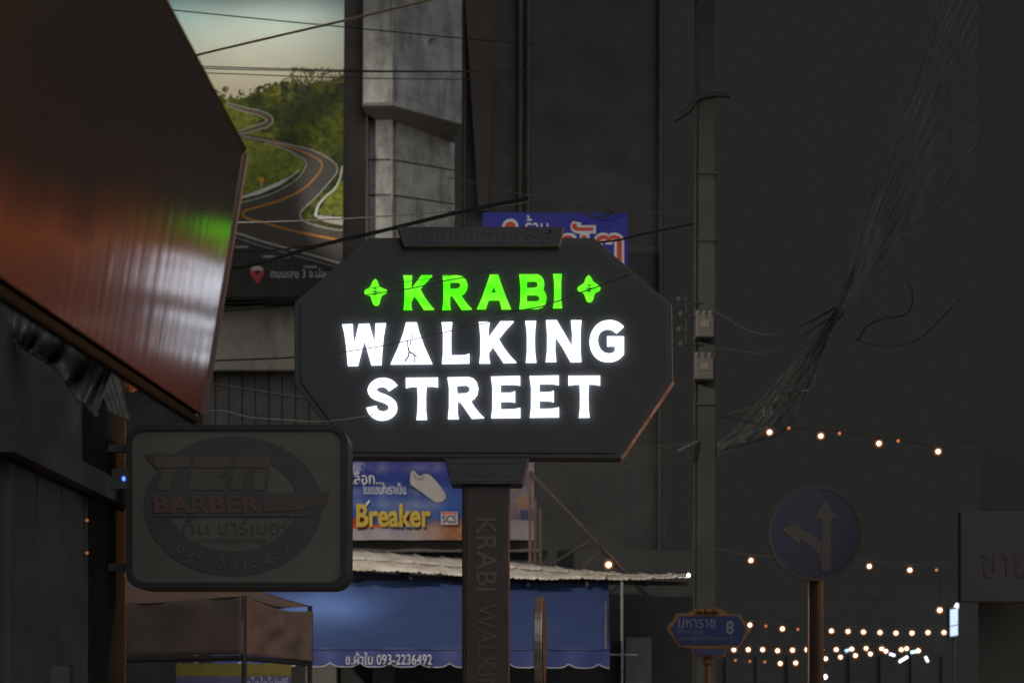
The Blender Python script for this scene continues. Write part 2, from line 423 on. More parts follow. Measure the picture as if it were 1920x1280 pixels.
text('STREET', (893, 1360, 931, 1530), SD, text_c('dull rose letters lower', (.18, .13, .12)), ws, rot=-90, off=.01)

# ---------------------------------------------------------------- barber sign
BD = 7.5
bs = thing('barber_sign', 'unlit cream rounded lightbox of a barber with dark ring logo and phone number', 'sign', (P(444, 950, BD).x, BD+.1, P(0, 1103, BD).z))
def rrect(x0, y0, x1, y1, rd, n=6):
    o = []
    for cx, cy, a in ((x1-rd, y0+rd, -90), (x1-rd, y1-rd, 0), (x0+rd, y1-rd, 90), (x0+rd, y0+rd, 180)):
        o += arc(cx, cy, rd, rd, a, a+90, n)
    return o
MB().prism([rrect(235, 795, 652, 1103, 32)], BD, .24).build('cabinet', m_black, bs)
MB().prism([rrect(236, 796, 651, 1102, 31), rrect(247, 806, 641, 1091, 24)], BD-.02, .03).build('frame', M('gloss black frame', (.06, .06, .06), .25, var=.1, bump=0), bs)
m_cream = M('unlit cream acrylic', (.18, .162, .138), .5, var=.16, scale=2.5, bump=.03, dirt=((.13, .12, .105), 5, .5, (1, 1, .35)))
MB().prism([rrect(246, 805, 642, 1092, 25)], BD-.004, .01).build('face', m_cream, bs)
ell = lambda cx, cy, a, b: [(cx+a*math.cos(2*math.pi*i/56), cy+b*math.sin(2*math.pi*i/56)) for i in range(56)]
m_ring = M('black ring print', (.095, .095, .096), .5, var=.1, bump=0)
MB().prism([ell(437, 948, 167, 131), ell(437, 943, 121, 90)], BD-.008, .003).build('ring', m_ring, bs)
m_txd = text_c('dark print', (.105, .10, .095)); m_txl = text_c('pale print', (.165, .155, .14))
m_r1 = text_c('rust print', (.165, .115, .10)); m_r2 = text_c('olive print', (.14, .13, .10)); m_r3 = text_c('red print', (.18, .10, .092))
# TEN, three slanted letters in two tones on a dark backing
MB().prism([[(272, 850), (508, 850), (500, 925), (618, 922), (613, 944), (590, 962), (572, 968), (286, 968), (298, 880), (286, 872)]], BD-.012, .003).build('logo_backing', m_txd, bs)
for tp, bt in (([(288,856),(356,856),(354,876),(292,876)], [(304,879),(326,879),(318,918),(296,918)]),
               ([(364,856),(430,856),(428,876),(362,876)], None), ([(442,856),(506,856),(503,876),(440,876)], None)):
    MB().prism([tp], BD-.016, .003).build('letter', m_r1, bs)
    if bt: MB().prism([bt], BD-.016, .003).build('letter', m_r2, bs)
MB().prism([[(360,879),(428,879),(427,882),(410,894),(424,896),(420,918),(352,918)]], BD-.016, .003).build('letter', m_r2, bs)
for q in ([(438,879),(462,879),(455,918),(431,918)], [(479,879),(502,879),(495,918),(472,918)]): MB().prism([q], BD-.016, .003).build('letter', m_r2, bs)
text('BARBER', (288, 928, 490, 961), BD-.012, m_r3, bs, off=.03, shear=-.1)
MB().prism([[(494, 934), (560, 932), (604, 926), (612, 930), (604, 944), (560, 956), (494, 959)]], BD-.016, .003).build('brush_stroke', text_c('dark red print', (.14, .095, .09)), bs)
text('เท็น', (330, 972, 392, 1002), BD-.004, m_txd, bs, rise=.003); text('บาร์เบอร์', (410, 972, 545, 1002), BD-.004, m_txd, bs, rise=.003)
text('บริการตัดผมชาย-หญิง', (370, 1007, 500, 1020), BD-.004, m_txd, bs, rise=.003)
for i, ch in enumerate('095-7915232'):
    a = math.radians(133 - i*8.6); cx, cy = 437+144*math.cos(a), 946+112*math.sin(a)
    v, f = text_mesh(ch, .015)
    xs = [p[0] for p in v]; ys = [p[1] for p in v]; mx_, my_ = (min(xs)+max(xs))/2, .34
    th = math.atan2(-112*math.cos(a)*-1, 144*math.sin(a)); ang = -(math.pi/2 - a)*.95
    s = 30
    vv = []
    for p in v:
        dx, dy = (p[0]-mx_)*s*1.05, (my_-p[1])*s*.9
        vv.append(P(cx+dx*math.cos(ang)-dy*math.sin(ang), cy+dx*math.sin(ang)+dy*math.cos(ang), BD-.0125))
    mk('digit', vv, f, text_c('pale digit', (.145, .14, .13)) if i == 0 else bpy.data.materials['pale digit'], bs)
for y in (835, 1060):
    z = P(0, y, BD).z
    MB().box((-2.22, BD+.08, z-.02), (P(236, 0, BD).x, BD+.12, z+.02)).build('bracket_arm', m_black, bs)

# ---------------------------------------------------------------- left shop: wall, fascia panel, tarpaulin, ribbed sheet
m_shopw = M('sooty shop wall', (.14, .14, .137), .85, spec=.2, var=.3, scale=2, bump=.3); m_rail = M('black rail', (.012, .012, .013), .8, var=.2, spec=.2)
lw = thing('shop_wall', 'dark shop wall rising behind the orange fascia panel', 'building', (-2.6, 5, 0))
MB().box((-6, -2, 0.12), (-2.2, 7.9, 9)).build('wall', m_shopw, lw)
for i in range(5):
    y = 6.15 + i*.36
    MB().box((-2.199, y, .13), (-2.17, y+.33, 2.6)).build('shutter_panel', m_shopw, lw)
MB().box((-2.199, 6.0, 2.62), (-2.1, 7.9, 2.74)).build('lintel', m_shopw, lw)
MB().box((-2.199, 7.28, .13), (-2.15, 7.9, 8.6)).build('shade_strip', M('dark shade strip', (.03, .028, .027), .9, var=.2, spec=.1), lw)  # added dark strip, paints out the lamp light on the wall end
fp = thing('fascia_panel', 'large glossy orange and black fascia panel with a painted diagonal glow, tilting over the street', 'shop sign', (-1.6, 3.2, 2.5))
tf, bf = P(461, 290, 4.84), P(381, 778, 4.84)
yd = .016
def pan(u, v):  # u 0 near .. 1 far, v 0 bottom .. 1 top
    D = 1.3 + (4.84-1.3)*u
    q = bf + (tf-bf)*v
    return Vector((q.x - yd*(4.84-D), D, q.z - (.13*(1-u)*(1-v))))
m_fas = bpy.data.materials.new('glossy vinyl with painted glow'); m_fas.use_nodes = True
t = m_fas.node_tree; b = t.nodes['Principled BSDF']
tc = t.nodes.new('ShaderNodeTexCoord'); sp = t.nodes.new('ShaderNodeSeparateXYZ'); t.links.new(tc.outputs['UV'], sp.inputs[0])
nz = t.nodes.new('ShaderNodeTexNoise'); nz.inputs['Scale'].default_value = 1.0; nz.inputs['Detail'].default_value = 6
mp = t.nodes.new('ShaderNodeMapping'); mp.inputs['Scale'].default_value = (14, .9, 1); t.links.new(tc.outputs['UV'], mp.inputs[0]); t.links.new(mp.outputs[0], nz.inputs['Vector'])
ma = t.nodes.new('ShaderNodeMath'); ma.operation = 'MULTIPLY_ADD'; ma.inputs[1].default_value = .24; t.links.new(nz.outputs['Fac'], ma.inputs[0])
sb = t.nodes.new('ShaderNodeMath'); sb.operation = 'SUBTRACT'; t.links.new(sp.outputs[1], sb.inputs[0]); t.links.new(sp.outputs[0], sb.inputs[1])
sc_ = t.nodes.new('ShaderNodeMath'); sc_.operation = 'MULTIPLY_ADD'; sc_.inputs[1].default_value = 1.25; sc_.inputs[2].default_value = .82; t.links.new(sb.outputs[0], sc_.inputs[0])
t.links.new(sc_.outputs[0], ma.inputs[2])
cr = t.nodes.new('ShaderNodeValToRGB'); e = cr.color_ramp.elements  # diagonal orange band: warm light on the panel put into its colour
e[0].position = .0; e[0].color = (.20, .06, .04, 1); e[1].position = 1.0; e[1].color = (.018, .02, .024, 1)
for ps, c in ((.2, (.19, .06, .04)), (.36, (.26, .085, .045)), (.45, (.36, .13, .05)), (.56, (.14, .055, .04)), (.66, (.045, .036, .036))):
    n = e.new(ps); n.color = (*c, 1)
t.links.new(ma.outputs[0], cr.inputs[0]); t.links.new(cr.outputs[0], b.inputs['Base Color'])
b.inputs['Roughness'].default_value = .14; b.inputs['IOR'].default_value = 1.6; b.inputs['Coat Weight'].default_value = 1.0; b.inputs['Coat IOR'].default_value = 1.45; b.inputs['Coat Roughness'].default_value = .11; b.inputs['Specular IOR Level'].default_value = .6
bp = t.nodes.new('ShaderNodeBump'); bp.inputs['Strength'].default_value = .16; bp.inputs['Distance'].default_value = .006
n2 = t.nodes.new('ShaderNodeTexNoise'); n2.inputs['Scale'].default_value = 1.0; n2.inputs['Detail'].default_value = 3
m2 = t.nodes.new('ShaderNodeMapping'); m2.inputs['Scale'].default_value = (60, 1.6, 1); t.links.new(tc.outputs['UV'], m2.inputs[0]); t.links.new(m2.outputs[0], n2.inputs['Vector'])
t.links.new(n2.outputs['Fac'], bp.inputs['Height']); t.links.new(bp.outputs[0], b.inputs['Normal']); t.links.new(bp.outputs[0], b.inputs['Coat Normal'])
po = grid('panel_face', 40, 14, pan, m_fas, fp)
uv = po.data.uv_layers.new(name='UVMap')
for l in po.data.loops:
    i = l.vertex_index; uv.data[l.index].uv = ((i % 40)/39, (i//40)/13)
nrm = (pan(1, 0)-pan(0, 0)).cross(pan(0, 1)-pan(0, 0)).normalized()
if nrm.x < 0: nrm = -nrm
q = MB(); q.hexa([pan(0,0)-nrm*.01, pan(1,0)-nrm*.01, pan(1,1)-nrm*.01, pan(0,1)-nrm*.01], [pan(0,0)-nrm*.09, pan(1,0)-nrm*.09, pan(1,1)-nrm*.09, pan(0,1)-nrm*.09]); q.build('backing_box', m_rail, fp)
q = MB(); q.tube([pan(0,0)+Vector((-.03,0,-.016)), pan(1,0)+Vector((-.03,0,-.016))], .018, 8); q.build('lower_rail', m_rail, fp)
q = MB(); q.tube([pan(0,1)+Vector((-.02,0,.02)), pan(1,1)+Vector((-.02,0,.02))], .022, 6); q.build('upper_rail', m_rail, fp)
q = MB(); q.tube([pan(1,0)+nrm*.003, pan(1,1)+nrm*.003], .007, 6); q.build('end_trim', M('dull aluminium trim', (.14, .14, .15), .4, .4, var=.1, bump=0), fp)
for u in (.2, .6, .95):
    q = MB(); p = pan(u, .5)-nrm*.09; q.tube([p, Vector((-2.19, p.y, p.z+.1))], .025, 6); q.build('bracket_arm', m_rail, fp)

m_tarp = M('black plastic tarpaulin', (.19, .2, .2), .28, var=.2, scale=4, bump=.3, spec=.6)
tp = thing('tarpaulin', 'creased black plastic tarpaulin gathered beneath the orange fascia panel', 'tarpaulin', P(90, 700, 6.2))
TOP = [(-40, 500), (60, 560), (120, 620), (180, 668), (212, 690)]; BOT = [(-40, 620), (30, 640), (60, 660), (110, 690), (150, 752), (180, 776)]
def lerp_pl(pl, u):
    s = u*(len(pl)-1); i = min(int(s), len(pl)-2); a = s-i
    return (pl[i][0]*(1-a)+pl[i+1][0]*a, pl[i][1]*(1-a)+pl[i+1][1]*a)
def tarpf(u, v):
    a = lerp_pl(TOP, u); c = lerp_pl(BOT, u)
    x = a[0]+(c[0]-a[0])*v; y = a[1]+(c[1]-a[1])*v
    return P(x, y, 6.3 - .3*u + .05*math.sin(u*34+v*2.5) + .03*math.sin(u*71+1) + .05*math.sin(v*5+u*6))
grid('cloth', 60, 14, tarpf, m_tarp, tp, .004)
q = MB(); q.tube([tarpf(i/30, 1) for i in range(31)], .012, 6); q.build('hem', m_tarp, tp)
rb = thing('ribbed_canopy', 'small ribbed grey plastic canopy sheet beside the black tarpaulin', 'canopy', P(205, 790, 6.6))
A, B_, C_, D_ = (170, 664), (216, 690), (242, 787), (206, 772)
MB().prism([[A, B_, C_, D_]], 6.62, .01).build('sheet', M('smoked plastic', (.09, .09, .088), .4, var=.2), rb)
m_rib = M('pale rib plastic', (.24, .23, .215), .45, var=.5, scale=14, bump=.1)
for i in range(12):
    u = i/11
    q = MB(); q.tube([P(A[0]+(B_[0]-A[0])*u, A[1]+(B_[1]-A[1])*u, 6.6), P(D_[0]+(C_[0]-D_[0])*u, D_[1]+(C_[1]-D_[1])*u, 6.6)], .0034 if i % 3 else .006, 5); q.build('rib', m_rib, rb)
q = MB(); q.hexa([P(164, 660, 6.6), P(218, 684, 6.6), P(218, 692, 6.6), P(166, 670, 6.6)], [P(164, 660, 6.68), P(218, 684, 6.68), P(218, 692, 6.68), P(166, 670, 6.68)]); q.build('top_rail', m_rib, rb)
q = MB(); q.hexa([P(216, 688, 6.64), P(226, 700, 6.64), P(226, 716, 6.64), P(216, 704, 6.64)], [P(216-60, 688, 7.0), P(226-60, 700, 7.0), P(226-60, 716, 7.0), P(216-60, 704, 7.0)]); q.build('mount', m_black, rb)
# thin upright pole on the left
pl = thing('upright_pole', 'thin upright steel pole in front of the dark shop wall', 'pole', (P(8, 1280, 6.4).x, 6.4, .12))
q = MB(); q.tube([Vector((P(2, 1280, 6.4).x, 6.4, .12)), P(8, 1050, 6.4), P(28, 690, 6.4)], .0085, 8); q.build('tube', m_steel, pl)
q = MB(); q.lathe([(.012, 0), (.016, .01), (.014, .03), (.004, .04)], P(28, 690, 6.4), 8); q.build('cap', m_steel, pl)
MB().lathe([(.06, 0), (.06, .01), (.02, .016)], (P(2, 1280, 6.4).x, 6.4, .12), 12).build('foot', m_steel, pl)

m_led = EM('cool white lamp glass', (.85, .92, 1.0), 1.4)
sl = thing('spot_lamp', 'small cool white spot lamp at the end of the black tarpaulin', 'lamp', P(172, 766, 6.25))
c = P(172, 767, 6.2)
q = MB(); q.tube([c+Vector((-.008, 0, .012)), c+Vector((.008, 0, -.010))], .008, 8); q.build('lens', m_led, sl)
q = MB(); q.tube([c+Vector((-.05, .03, .07)), c+Vector((-.009, 0, .013))], [.02, .012], 8); q.build('housing', m_black, sl)
for yy, nm in ((975, 'upper'), (1036, 'lower')):
    pv = thing('pilot_lamp', 'small dim orange pilot lamp on the dark shop shutter, %s of two' % nm, 'lamp', P(163, yy, 7.2), 'orange pilot lamps on the shutter')
    c = P(163, yy, 7.2)
    MB().lathe([(.003, -.008), (.009, -.004), (.009, .004), (.003, .008)], c, 8).build('lens', EM('dim orange lens', (1, .35, .12), .22), pv)
    MB().box((c.x-.22, c.y-.012, c.z-.012), (c.x-.009, c.y+.012, c.z+.012)).build('holder', m_black, pv)
bl = thing('indicator_lamp', 'tiny bright blue indicator lamp beside the barber sign', 'lamp', P(232, 897, 7.05))
MB().lathe([(.003, -.012), (.009, -.005), (.009, .005), (.003, .012)], P(232, 897, 7.05), 8).build('lens', EM('blue lens', (.08, .2, 1), 2.2), bl)
c = P(232, 897, 7.05); MB().box((c.x-.06, c.y+.002, c.z-.05), (c.x+.016, c.y+.04, c.z+.05)).build('case', m_black, bl)
dp = thing('drain_pipe', 'rusty orange lit drain pipe squeezed between shop wall and barber sign', 'pipe', (P(224, 0, 8.3).x, 8.3, .12))
m_rust = M('rust painted pipe', (.14, .075, .05), .6, var=.35, scale=8, bump=.2)
q = MB(); q.tube([Vector((P(226, 0, 8.3).x, 8.3, .0)), P(226, 790, 8.3)], .03, 10); q.build('tube', m_rust, dp)
for y in (860, 955, 1075): MB().lathe([(.037, -.02), (.037, .02)], P(226, y, 8.3), 10).build('pipe_clamp', m_steel, dp)
nb = thing('notice_board', 'pale notice sheet pinned low on the dark shop wall', 'notice', P(70, 1300, 6.35))
MB().prism([[(-30, 1246), (130, 1248), (128, 1330), (-30, 1330)]], 6.7, .01).build('sheet', M('grey paper', (.15, .15, .155), .7, var=.1, bump=0), nb)
text('ประกาศ', (8, 1252, 64, 1262), 6.7, m_txd, nb); text('จอดรถ', (8, 1268, 60, 1278), 6.7, m_txd, nb)
MB().prism([[(-30, 1244), (132, 1246), (130, 1336), (-30, 1336)]], 6.712, .06).build('board', m_dark, nb)
# hanging dim lantern, wires and rod under the panel
ln = thing('hanging_lantern', 'dim orange cloth lantern hanging under the fascia panel', 'lantern', P(243, 735, 9.5))
MB().lathe([(.02, -.07), (.06, -.04), (.075, 0), (.06, .05), (.02, .075)], P(243, 716, 9.5), 14).build('shade', M('orange lantern cloth', (.62, .25, .13), .8, var=.2), ln)
q = MB(); q.tube([P(243, 697, 9.5), P(238, 560, 9.5)], .004, 5); q.build('cord', m_rubber, ln)

# ---------------------------------------------------------------- billboard building (far left)
bb = thing('concrete_building', 'grey stained concrete corner building with overhanging upper storey beside the billboard', 'building', (-5, 41, 0))
def block(pts, z0, z1, mat, name, lab=None):
    n = len(pts); v = [Vector((x, y, z0)) for x, y in pts] + [Vector((x, y, z1)) for x, y in pts]
    f = [tuple(range(n)), tuple(range(n, 2*n))] + [(i, (i+1) % n, (i+1) % n+n, i+n) for i in range(n)]
    return mk(name, v, f, mat, bb, False, lab)
X = lambda px, D: (px-960)/FPX*D
Z = lambda py, D: ZC+(YH-py)/FPX*D
zt = Z(-90, 40)
up = [(X(680, 39.0), 39.0), (X(735, 39.0), 39.0), (X(866, 40.3), 40.3), (X(866, 40.3)-1.0, 44), (X(680, 39.0), 44)]
lo = [(X(688, 39.9), 39.9), (X(735, 39.9), 39.9), (X(852, 41.6), 41.6), (X(852, 41.6)-.8, 44.5), (X(688, 39.9), 44.5)]
zl = Z(197, 39.0)
block(up, zl, zt, m_conc_d, 'upper_storey'); block(lo, 0, zl-.052, m_conc, 'lower_storey')
for px0, px1, D0 in ((682, 735, 38.96),):
    MB().box((X(682, 38.97), 38.955, zl+.05), (X(733, 38.97), 38.995, zt)).build('lit_facet_slab', m_conc, bb)  # paler concrete on the left facet, its stronger light put into colour
def seam(y0, y1, nm):
    a, b_ = Vector((X(735, 39.9), 39.885, Z(y0, 39.9))), Vector((X(851, 41.6), 41.585, Z(y1, 41.6)))
    q = MB(); q.tube([Vector((X(689, 39.9), 39.885, Z(y0, 39.9))), a, b_], .02, 5); q.build('joint_strip', m_brown, bb)
seam(300, 320, 1); seam(366, 383, 2)
q = MB(); q.tube([Vector((X(735, 39), 38.95, zl)), Vector((X(735, 39), 38.95, zt))], .035, 6); q.build('corner_bead', m_conc, bb)
q = MB(); q.tube([Vector((X(735, 39.9), 39.88, 10)), Vector((X(735, 39.9), 39.88, zl))], .035, 6); q.build('corner_bead', m_conc, bb)
hk = MB(); c = Vector((X(812, 39.7), 39.65, Z(78, 39.7))); hk.tube(spline([c+Vector((-.09, 0, -.05)), c+Vector((-.02, -.05, .03)), c+Vector((.08, 0, .02))], 4), .035, 6); hk.build('wall_hook', m_black, bb)
MB().box((X(642, 39.5), 39.5, 0), (X(689, 39.5), 41, zt)).build('dark_pilaster', M('dark brown pilaster', (.19, .16, .145), .9, var=.2, scale=2), bb)
MB().box((X(200, 39.2), 39.2, Z(690, 39.2)), (X(690, 39.2), 41, Z(574, 39.2))).build('wall_band', m_beige, bb)
MB().box((X(200, 39.2), 39.15, Z(694, 39.2)), (X(690, 39.2), 39.4, Z(688, 39.2))).build('ledge', m_beige, bb)
for i in range(13):
    x0 = 380+i*25
    MB().box((X(x0, 39.6), 39.6+.02*(i % 2), Z(860, 39.6)), (X(x0+23, 39.6), 39.8, Z(695, 39.6))).build('shutter_panel', m_shutter, bb)
MB().box((X(180, 39.8), 39.8, 0), (X(700, 39.8), 43, Z(696, 39.8))).build('lower_wall', m_dark, bb)
MB().box((X(180, 39.4), 39.4, Z(572, 39.4)), (X(644, 39.4), 41, zt)).build('upper_wall', m_dark, bb)

bd = thing('billboard', 'tall floodlit billboard printed with a winding hill road at sunset', 'billboard', (X(430, 38.4), 38.6, Z(555, 38.4)))
BX0, BX1, BY0, BY1, BDp = 226, 646, -70, 556, 38.4
nx, ny = 340, 506
xs = np.linspace(BX0, BX1, nx); ys = np.linspace(BY1, BY0, ny)
Xg, Yg = np.meshgrid(xs, ys)
C = np.zeros(Xg.shape+(3,))
tt = np.clip((Yg+30)/220, 0, 1)[..., None]
C[:] = np.array([.46, .66, .66])*(1-tt) + np.array([.74, .62, .42])*tt
C += (np.clip(1-np.hypot(Xg-310, Yg-10)/120, 0, 1)*.5)[..., None]*np.array([-.18, .02, .08])
C *= (.93+.14*fbm(Xg, Yg*2.5, 60, 3))[..., None]
n1 = fbm(Xg, Yg, 26, 11, 5); n2_ = np.clip((fbm(Xg, Yg, 6.5, 21, 3)-.5)*1.2+.5+(vnoise(Xg, Yg, 1.9, 77)-.5)*.35, 0, 1)
ridge = np.interp(Xg[0], [226, 370, 385, 400, 415, 428, 445, 461, 492, 522, 541, 560, 597, 646], [150, 158, 166, 172, 180, 182, 180, 178, 164, 153, 149, 150, 152, 140])[None, :]
jag = (n2_-.5)*22
trees = Yg > ridge+jag
tcol = np.stack([.055+.16*np.clip(n1-.42, 0, 1)*2, .075+.16*np.clip(n1-.42, 0, 1)*2, .018+0*n1], -1)*(.22+.85*n2_)[..., None]
C = np.where(trees[..., None], tcol, C)
sparse = (Yg > 122+14*(vnoise(Xg, Yg, 14, 5))) & (Yg < 156) & (Xg > 545) & (vnoise(Xg, Yg, 3.2, 9) > .50) & ((np.hypot((Xg-572), (Yg-140)) < 28) | (Xg > 602))
lay(C, sparse, (.16, .14, .04))
for tx, ty, rr in ((424, 168, 6), (454, 173, 6)): lay(C, (np.hypot(Xg-tx, Yg-ty) < rr) & (n2_ > .42), (.05, .045, .03)); lay(C, (abs(Xg-tx) < 1) & (Yg > ty) & (Yg < 186), (.05, .045, .03))
bushy = (Yg > 165) & (Yg < 250) & (Xg < 432) & trees; C[bushy] *= np.array([1.9, 1.8, 1.1])
hl = np.clip(1-np.hypot((Xg-535)/45, (Yg-172)/26), 0, 1)*(n2_ > .5); C += hl[..., None]*np.array([.16, .13, .01])
grass = np.stack([.13+.12*n1, .16+.12*n1, .025+.01*n1], -1)*(.5+n2_)[..., None]
for poly in ([(400, 196), (430, 197), (470, 212), (492, 224), (480, 236), (440, 246), (400, 250)], [(440, 256), (470, 258), (520, 272), (556, 288), (573, 304), (560, 320), (520, 345), (440, 372), (400, 372)], [(600, 396), (618, 370), (640, 340), (650, 340), (650, 405), (606, 404)], [(466, 252), (486, 246), (512, 250), (518, 260)]):
    mk_ = inpoly(Xg, Yg, poly); C = np.where(mk_[..., None], grass*(.9 if poly[0][1] > 250 else .95), C)
roadc = np.stack([.135+0*n1, .115+0*n1, .10+0*n1], -1)*(.52+.25*n1)[..., None]
far_l = [(428, 196), (462, 206), (490, 213), (508, 224), (500, 234), (472, 243), (446, 250), (470, 258), (520, 268), (570, 282)]
wd = np.interp(Xg, [430, 510], [3.5, 7]); m_ = dline(Xg, Yg, smooth2(far_l, 5)) < wd*.8
C = np.where(m_[..., None], roadc*np.array([1.7, 1.4, 1.0]), C)
lay(C, np.abs(dline(Xg, Yg, smooth2(far_l[:7], 5))-wd*.8) < .8, (.5, .46, .36))
outer = smooth2([(458, 256), (516, 267), (579, 279), (613, 294), (632, 308), (634, 323), (618, 344), (594, 371), (569, 395), (567, 407), (579, 417), (618, 428), (650, 432)], 5)
inner = smooth2([(500, 269), (530, 277), (557, 289), (574, 301), (575, 313), (560, 335), (521, 359), (485, 372), (448, 381), (400, 388)], 5)
near = [(400, 422), (439, 434), (497, 453), (562, 471), (650, 496)]
rp = outer + [(650, 496)] + near[::-1] + inner[::-1]
C = np.where(inpoly(Xg, Yg, rp)[..., None], roadc, C)
dk = (Yg > 434 + (Xg-439)*.295) & (Yg > 430); C = np.where(dk[..., None], np.stack([.035+.03*n1, .033+.028*n1, .03+.025*n1], -1), C)
lay(C, dline(Xg, Yg, outer) < np.interp(Yg, [256, 430], [.7, 1.1]), (.40, .39, .36))
lay(C, dline(Xg, Yg, inner) < np.interp(Yg, [270, 380], [.7, 1.1]), (.38, .38, .36))
lay(C, dline(Xg, Yg, near) < 1.5, (.5, .47, .44)); lay(C, dline(Xg, Yg, [(a, b+9) for a, b in near]) < .9, (.32, .3, .28))
cl = smooth2([(500, 266), (528, 272), (569, 284), (598, 298), (606, 310), (598, 327), (574, 352), (535, 373), (497, 385), (465, 394), (459, 400), (465, 409), (497, 417), (545, 431), (618, 446), (650, 452)], 5)
lay(C, dline(Xg, Yg, cl) < np.interp(Yg, [270, 400, 450], [.9, 1.7, 2.0]), (.50, .22, .04))
lay(C, inpoly(Xg, Yg, [(400, 378), (448, 371), (500, 352), (545, 332), (566, 316), (562, 322), (530, 346), (490, 364), (448, 374), (400, 386)]), (.62, .62, .58))
rail = smooth2([(644, 312), (640, 335), (630, 354), (614, 368), (601, 383), (596, 398), (600, 406), (650, 410)], 5)
lay(C, dline(Xg, Yg, rail) < np.interp(Yg, [312, 410], [1.1, 2.4]), (.6, .58, .52))
lay(C, inpoly(Xg, Yg, [(597, 404), (650, 412), (650, 424), (612, 416), (598, 410)]), (.46, .40, .38))
for a in range(9):
    lay(C, np.hypot((Xg-(430+a*26))/14, (Yg-(446+a*9+8*(a % 2)))/2.2) < 1, (.36, .33, .32)) if a % 3 != 2 else None
lay(C, np.hypot(Xg-493, Yg-337) < 5, (.6, .33, .03)); lay(C, (abs(Xg-493) < .9) & (Yg > 341) & (Yg < 352), (.4, .4, .36))
cols = np.concatenate([np.clip(C, 0, 1), np.ones(C.shape[:2]+(1,))], -1)
grid('printed_sheet', nx, ny, lambda u, v: P(BX0+(BX1-BX0)*u - 4*(1-v), BY1+(BY0-BY1)*v, BDp), PRINT('billboard print', .6, .2), bd, 0, None, cols)
MB().box((X(BX0, 38.5), BDp+.02, Z(BY1, BDp)), (X(643, 38.5), BDp+.3, Z(BY0, BDp))).build('frame', m_black, bd)
text('ถนนเลข 3 จ.น่าน', (508, 503, 617, 521), BDp, m_silver, bd, rise=.01, label='pale Thai caption')
MB().prism([arc(482, 510, 13, 13, 160, 380, 12)+[(483, 533)], ell(482, 509, 5, 5)[::4]], BDp-.012, .004).build('map_pin', text_c('crimson print', (.55, .05, .08)), bd, label='crimson map pin mark')
MB().prism([arc(482, 508, 12, 10, 185, 355, 10)], BDp-.017, .003).build('map_pin_cap', text_c('pale pink print', (.6, .45, .45)), bd)

# floodlights along the billboard's top (out of the frame, above it)
def light(name, kind, loc, energy, col, parent, **kw):
    l = bpy.data.lights.new(name, kind); l.energy = energy; l.color = col
    for k, v in kw.items(): setattr(l, k, v)
    o = bpy.data.objects.new(name, l); COL.objects.link(o); o.parent = parent; o.location = Vector(loc)-wloc(parent)
    return o
def aim(o, d):
    o.rotation_euler = Vector(d).to_track_quat('-Z', 'Y').to_euler()
for px, nm in ((300, 'over the sky blue corner'), (440, 'over the middle'), (550, 'nearest the dark pilaster')):
    c = P(px, -105, 36.2)
    fl = thing('floodlight', 'floodlight on an arm at the top of the billboard, %s' % nm, 'floodlight', c, 'floodlights of the billboard')
    q = MB(); q.hexa([c+Vector((-.25,-.05,-.1)), c+Vector((.25,-.05,-.1)), c+Vector((.25,.15,-.16)), c+Vector((-.25,.15,-.16))], [c+Vector((-.2,-.1,.12)), c+Vector((.2,-.1,.12)), c+Vector((.2,.1,.06)), c+Vector((-.2,.1,.06))]); q.build('housing', m_black, fl)
    q = MB(); q.tube([c+Vector((0,0,.1)), c+Vector((0,1.2,.5)), Vector((c.x, BDp+.3, c.z+.35))], .04, 6); q.build('arm', m_black, fl)
    q = MB(); q.hexa([c+Vector((-.2,-.03,-.13)), c+Vector((.2,-.03,-.13)), c+Vector((.2,.12,-.175)), c+Vector((-.2,.12,-.175))], [c+Vector((-.2,-.03,-.12)), c+Vector((.2,-.03,-.12)), c+Vector((.2,.12,-.165)), c+Vector((-.2,.12,-.165))]); q.build('lens', EM('floodlight lens', (1, .95, .85), 3) if px == 300 else bpy.data.materials['floodlight lens'], fl)
    lo_ = light('floodlight_beam', 'SPOT', c+Vector((0, .03, -.25)), 105, (1, .96, .86), fl, spot_size=math.radians(125), spot_blend=.8, shadow_soft_size=.15)
    aim(lo_, (0.02, 1.0, -1.25))

ms = thing('added_floodlight_mast', 'added unseen mast with a floodlight brightening the concrete building', 'floodlight', (X(366, 33), 33, 0))  # unseen mast added to brighten the concrete facade
hd = P(366, 470, 33)
q = MB(); q.tube([Vector((hd.x, 33, 0)), hd], [.09, .05], 8); q.build('added_mast', m_steel, ms)
MB().box(tuple(hd+Vector((-.2, -.1, -.1))), tuple(hd+Vector((.2, .12, .16)))).build('housing', m_black, ms)  # housing of the added floodlight
MB().box(tuple(hd+Vector((.201, -.08, -.07))), tuple(hd+Vector((.21, .1, .13)))).build('lens', bpy.data.materials['floodlight lens'], ms)  # lens of the added floodlight
lo_ = light('added_mast_beam', 'SPOT', hd+Vector((.3, .1, .03)), 1050, (1, .97, .88), ms, spot_size=math.radians(40), spot_blend=.5, shadow_soft_size=.1)
aim(lo_, Vector((X(790, 40), 40, 16.5))-hd)
block([(x, y) for x, y in [(X(681, 39.0), 39.02), (X(735, 39.0), 39.02), (X(865, 40.3), 40.32), (X(865, 40.3)-1.0, 43.9), (X(681, 39.0), 43.9)]], zl-.05, zl-.006, m_brown, 'soffit')  # shade under the overhang put into the soffit's brown
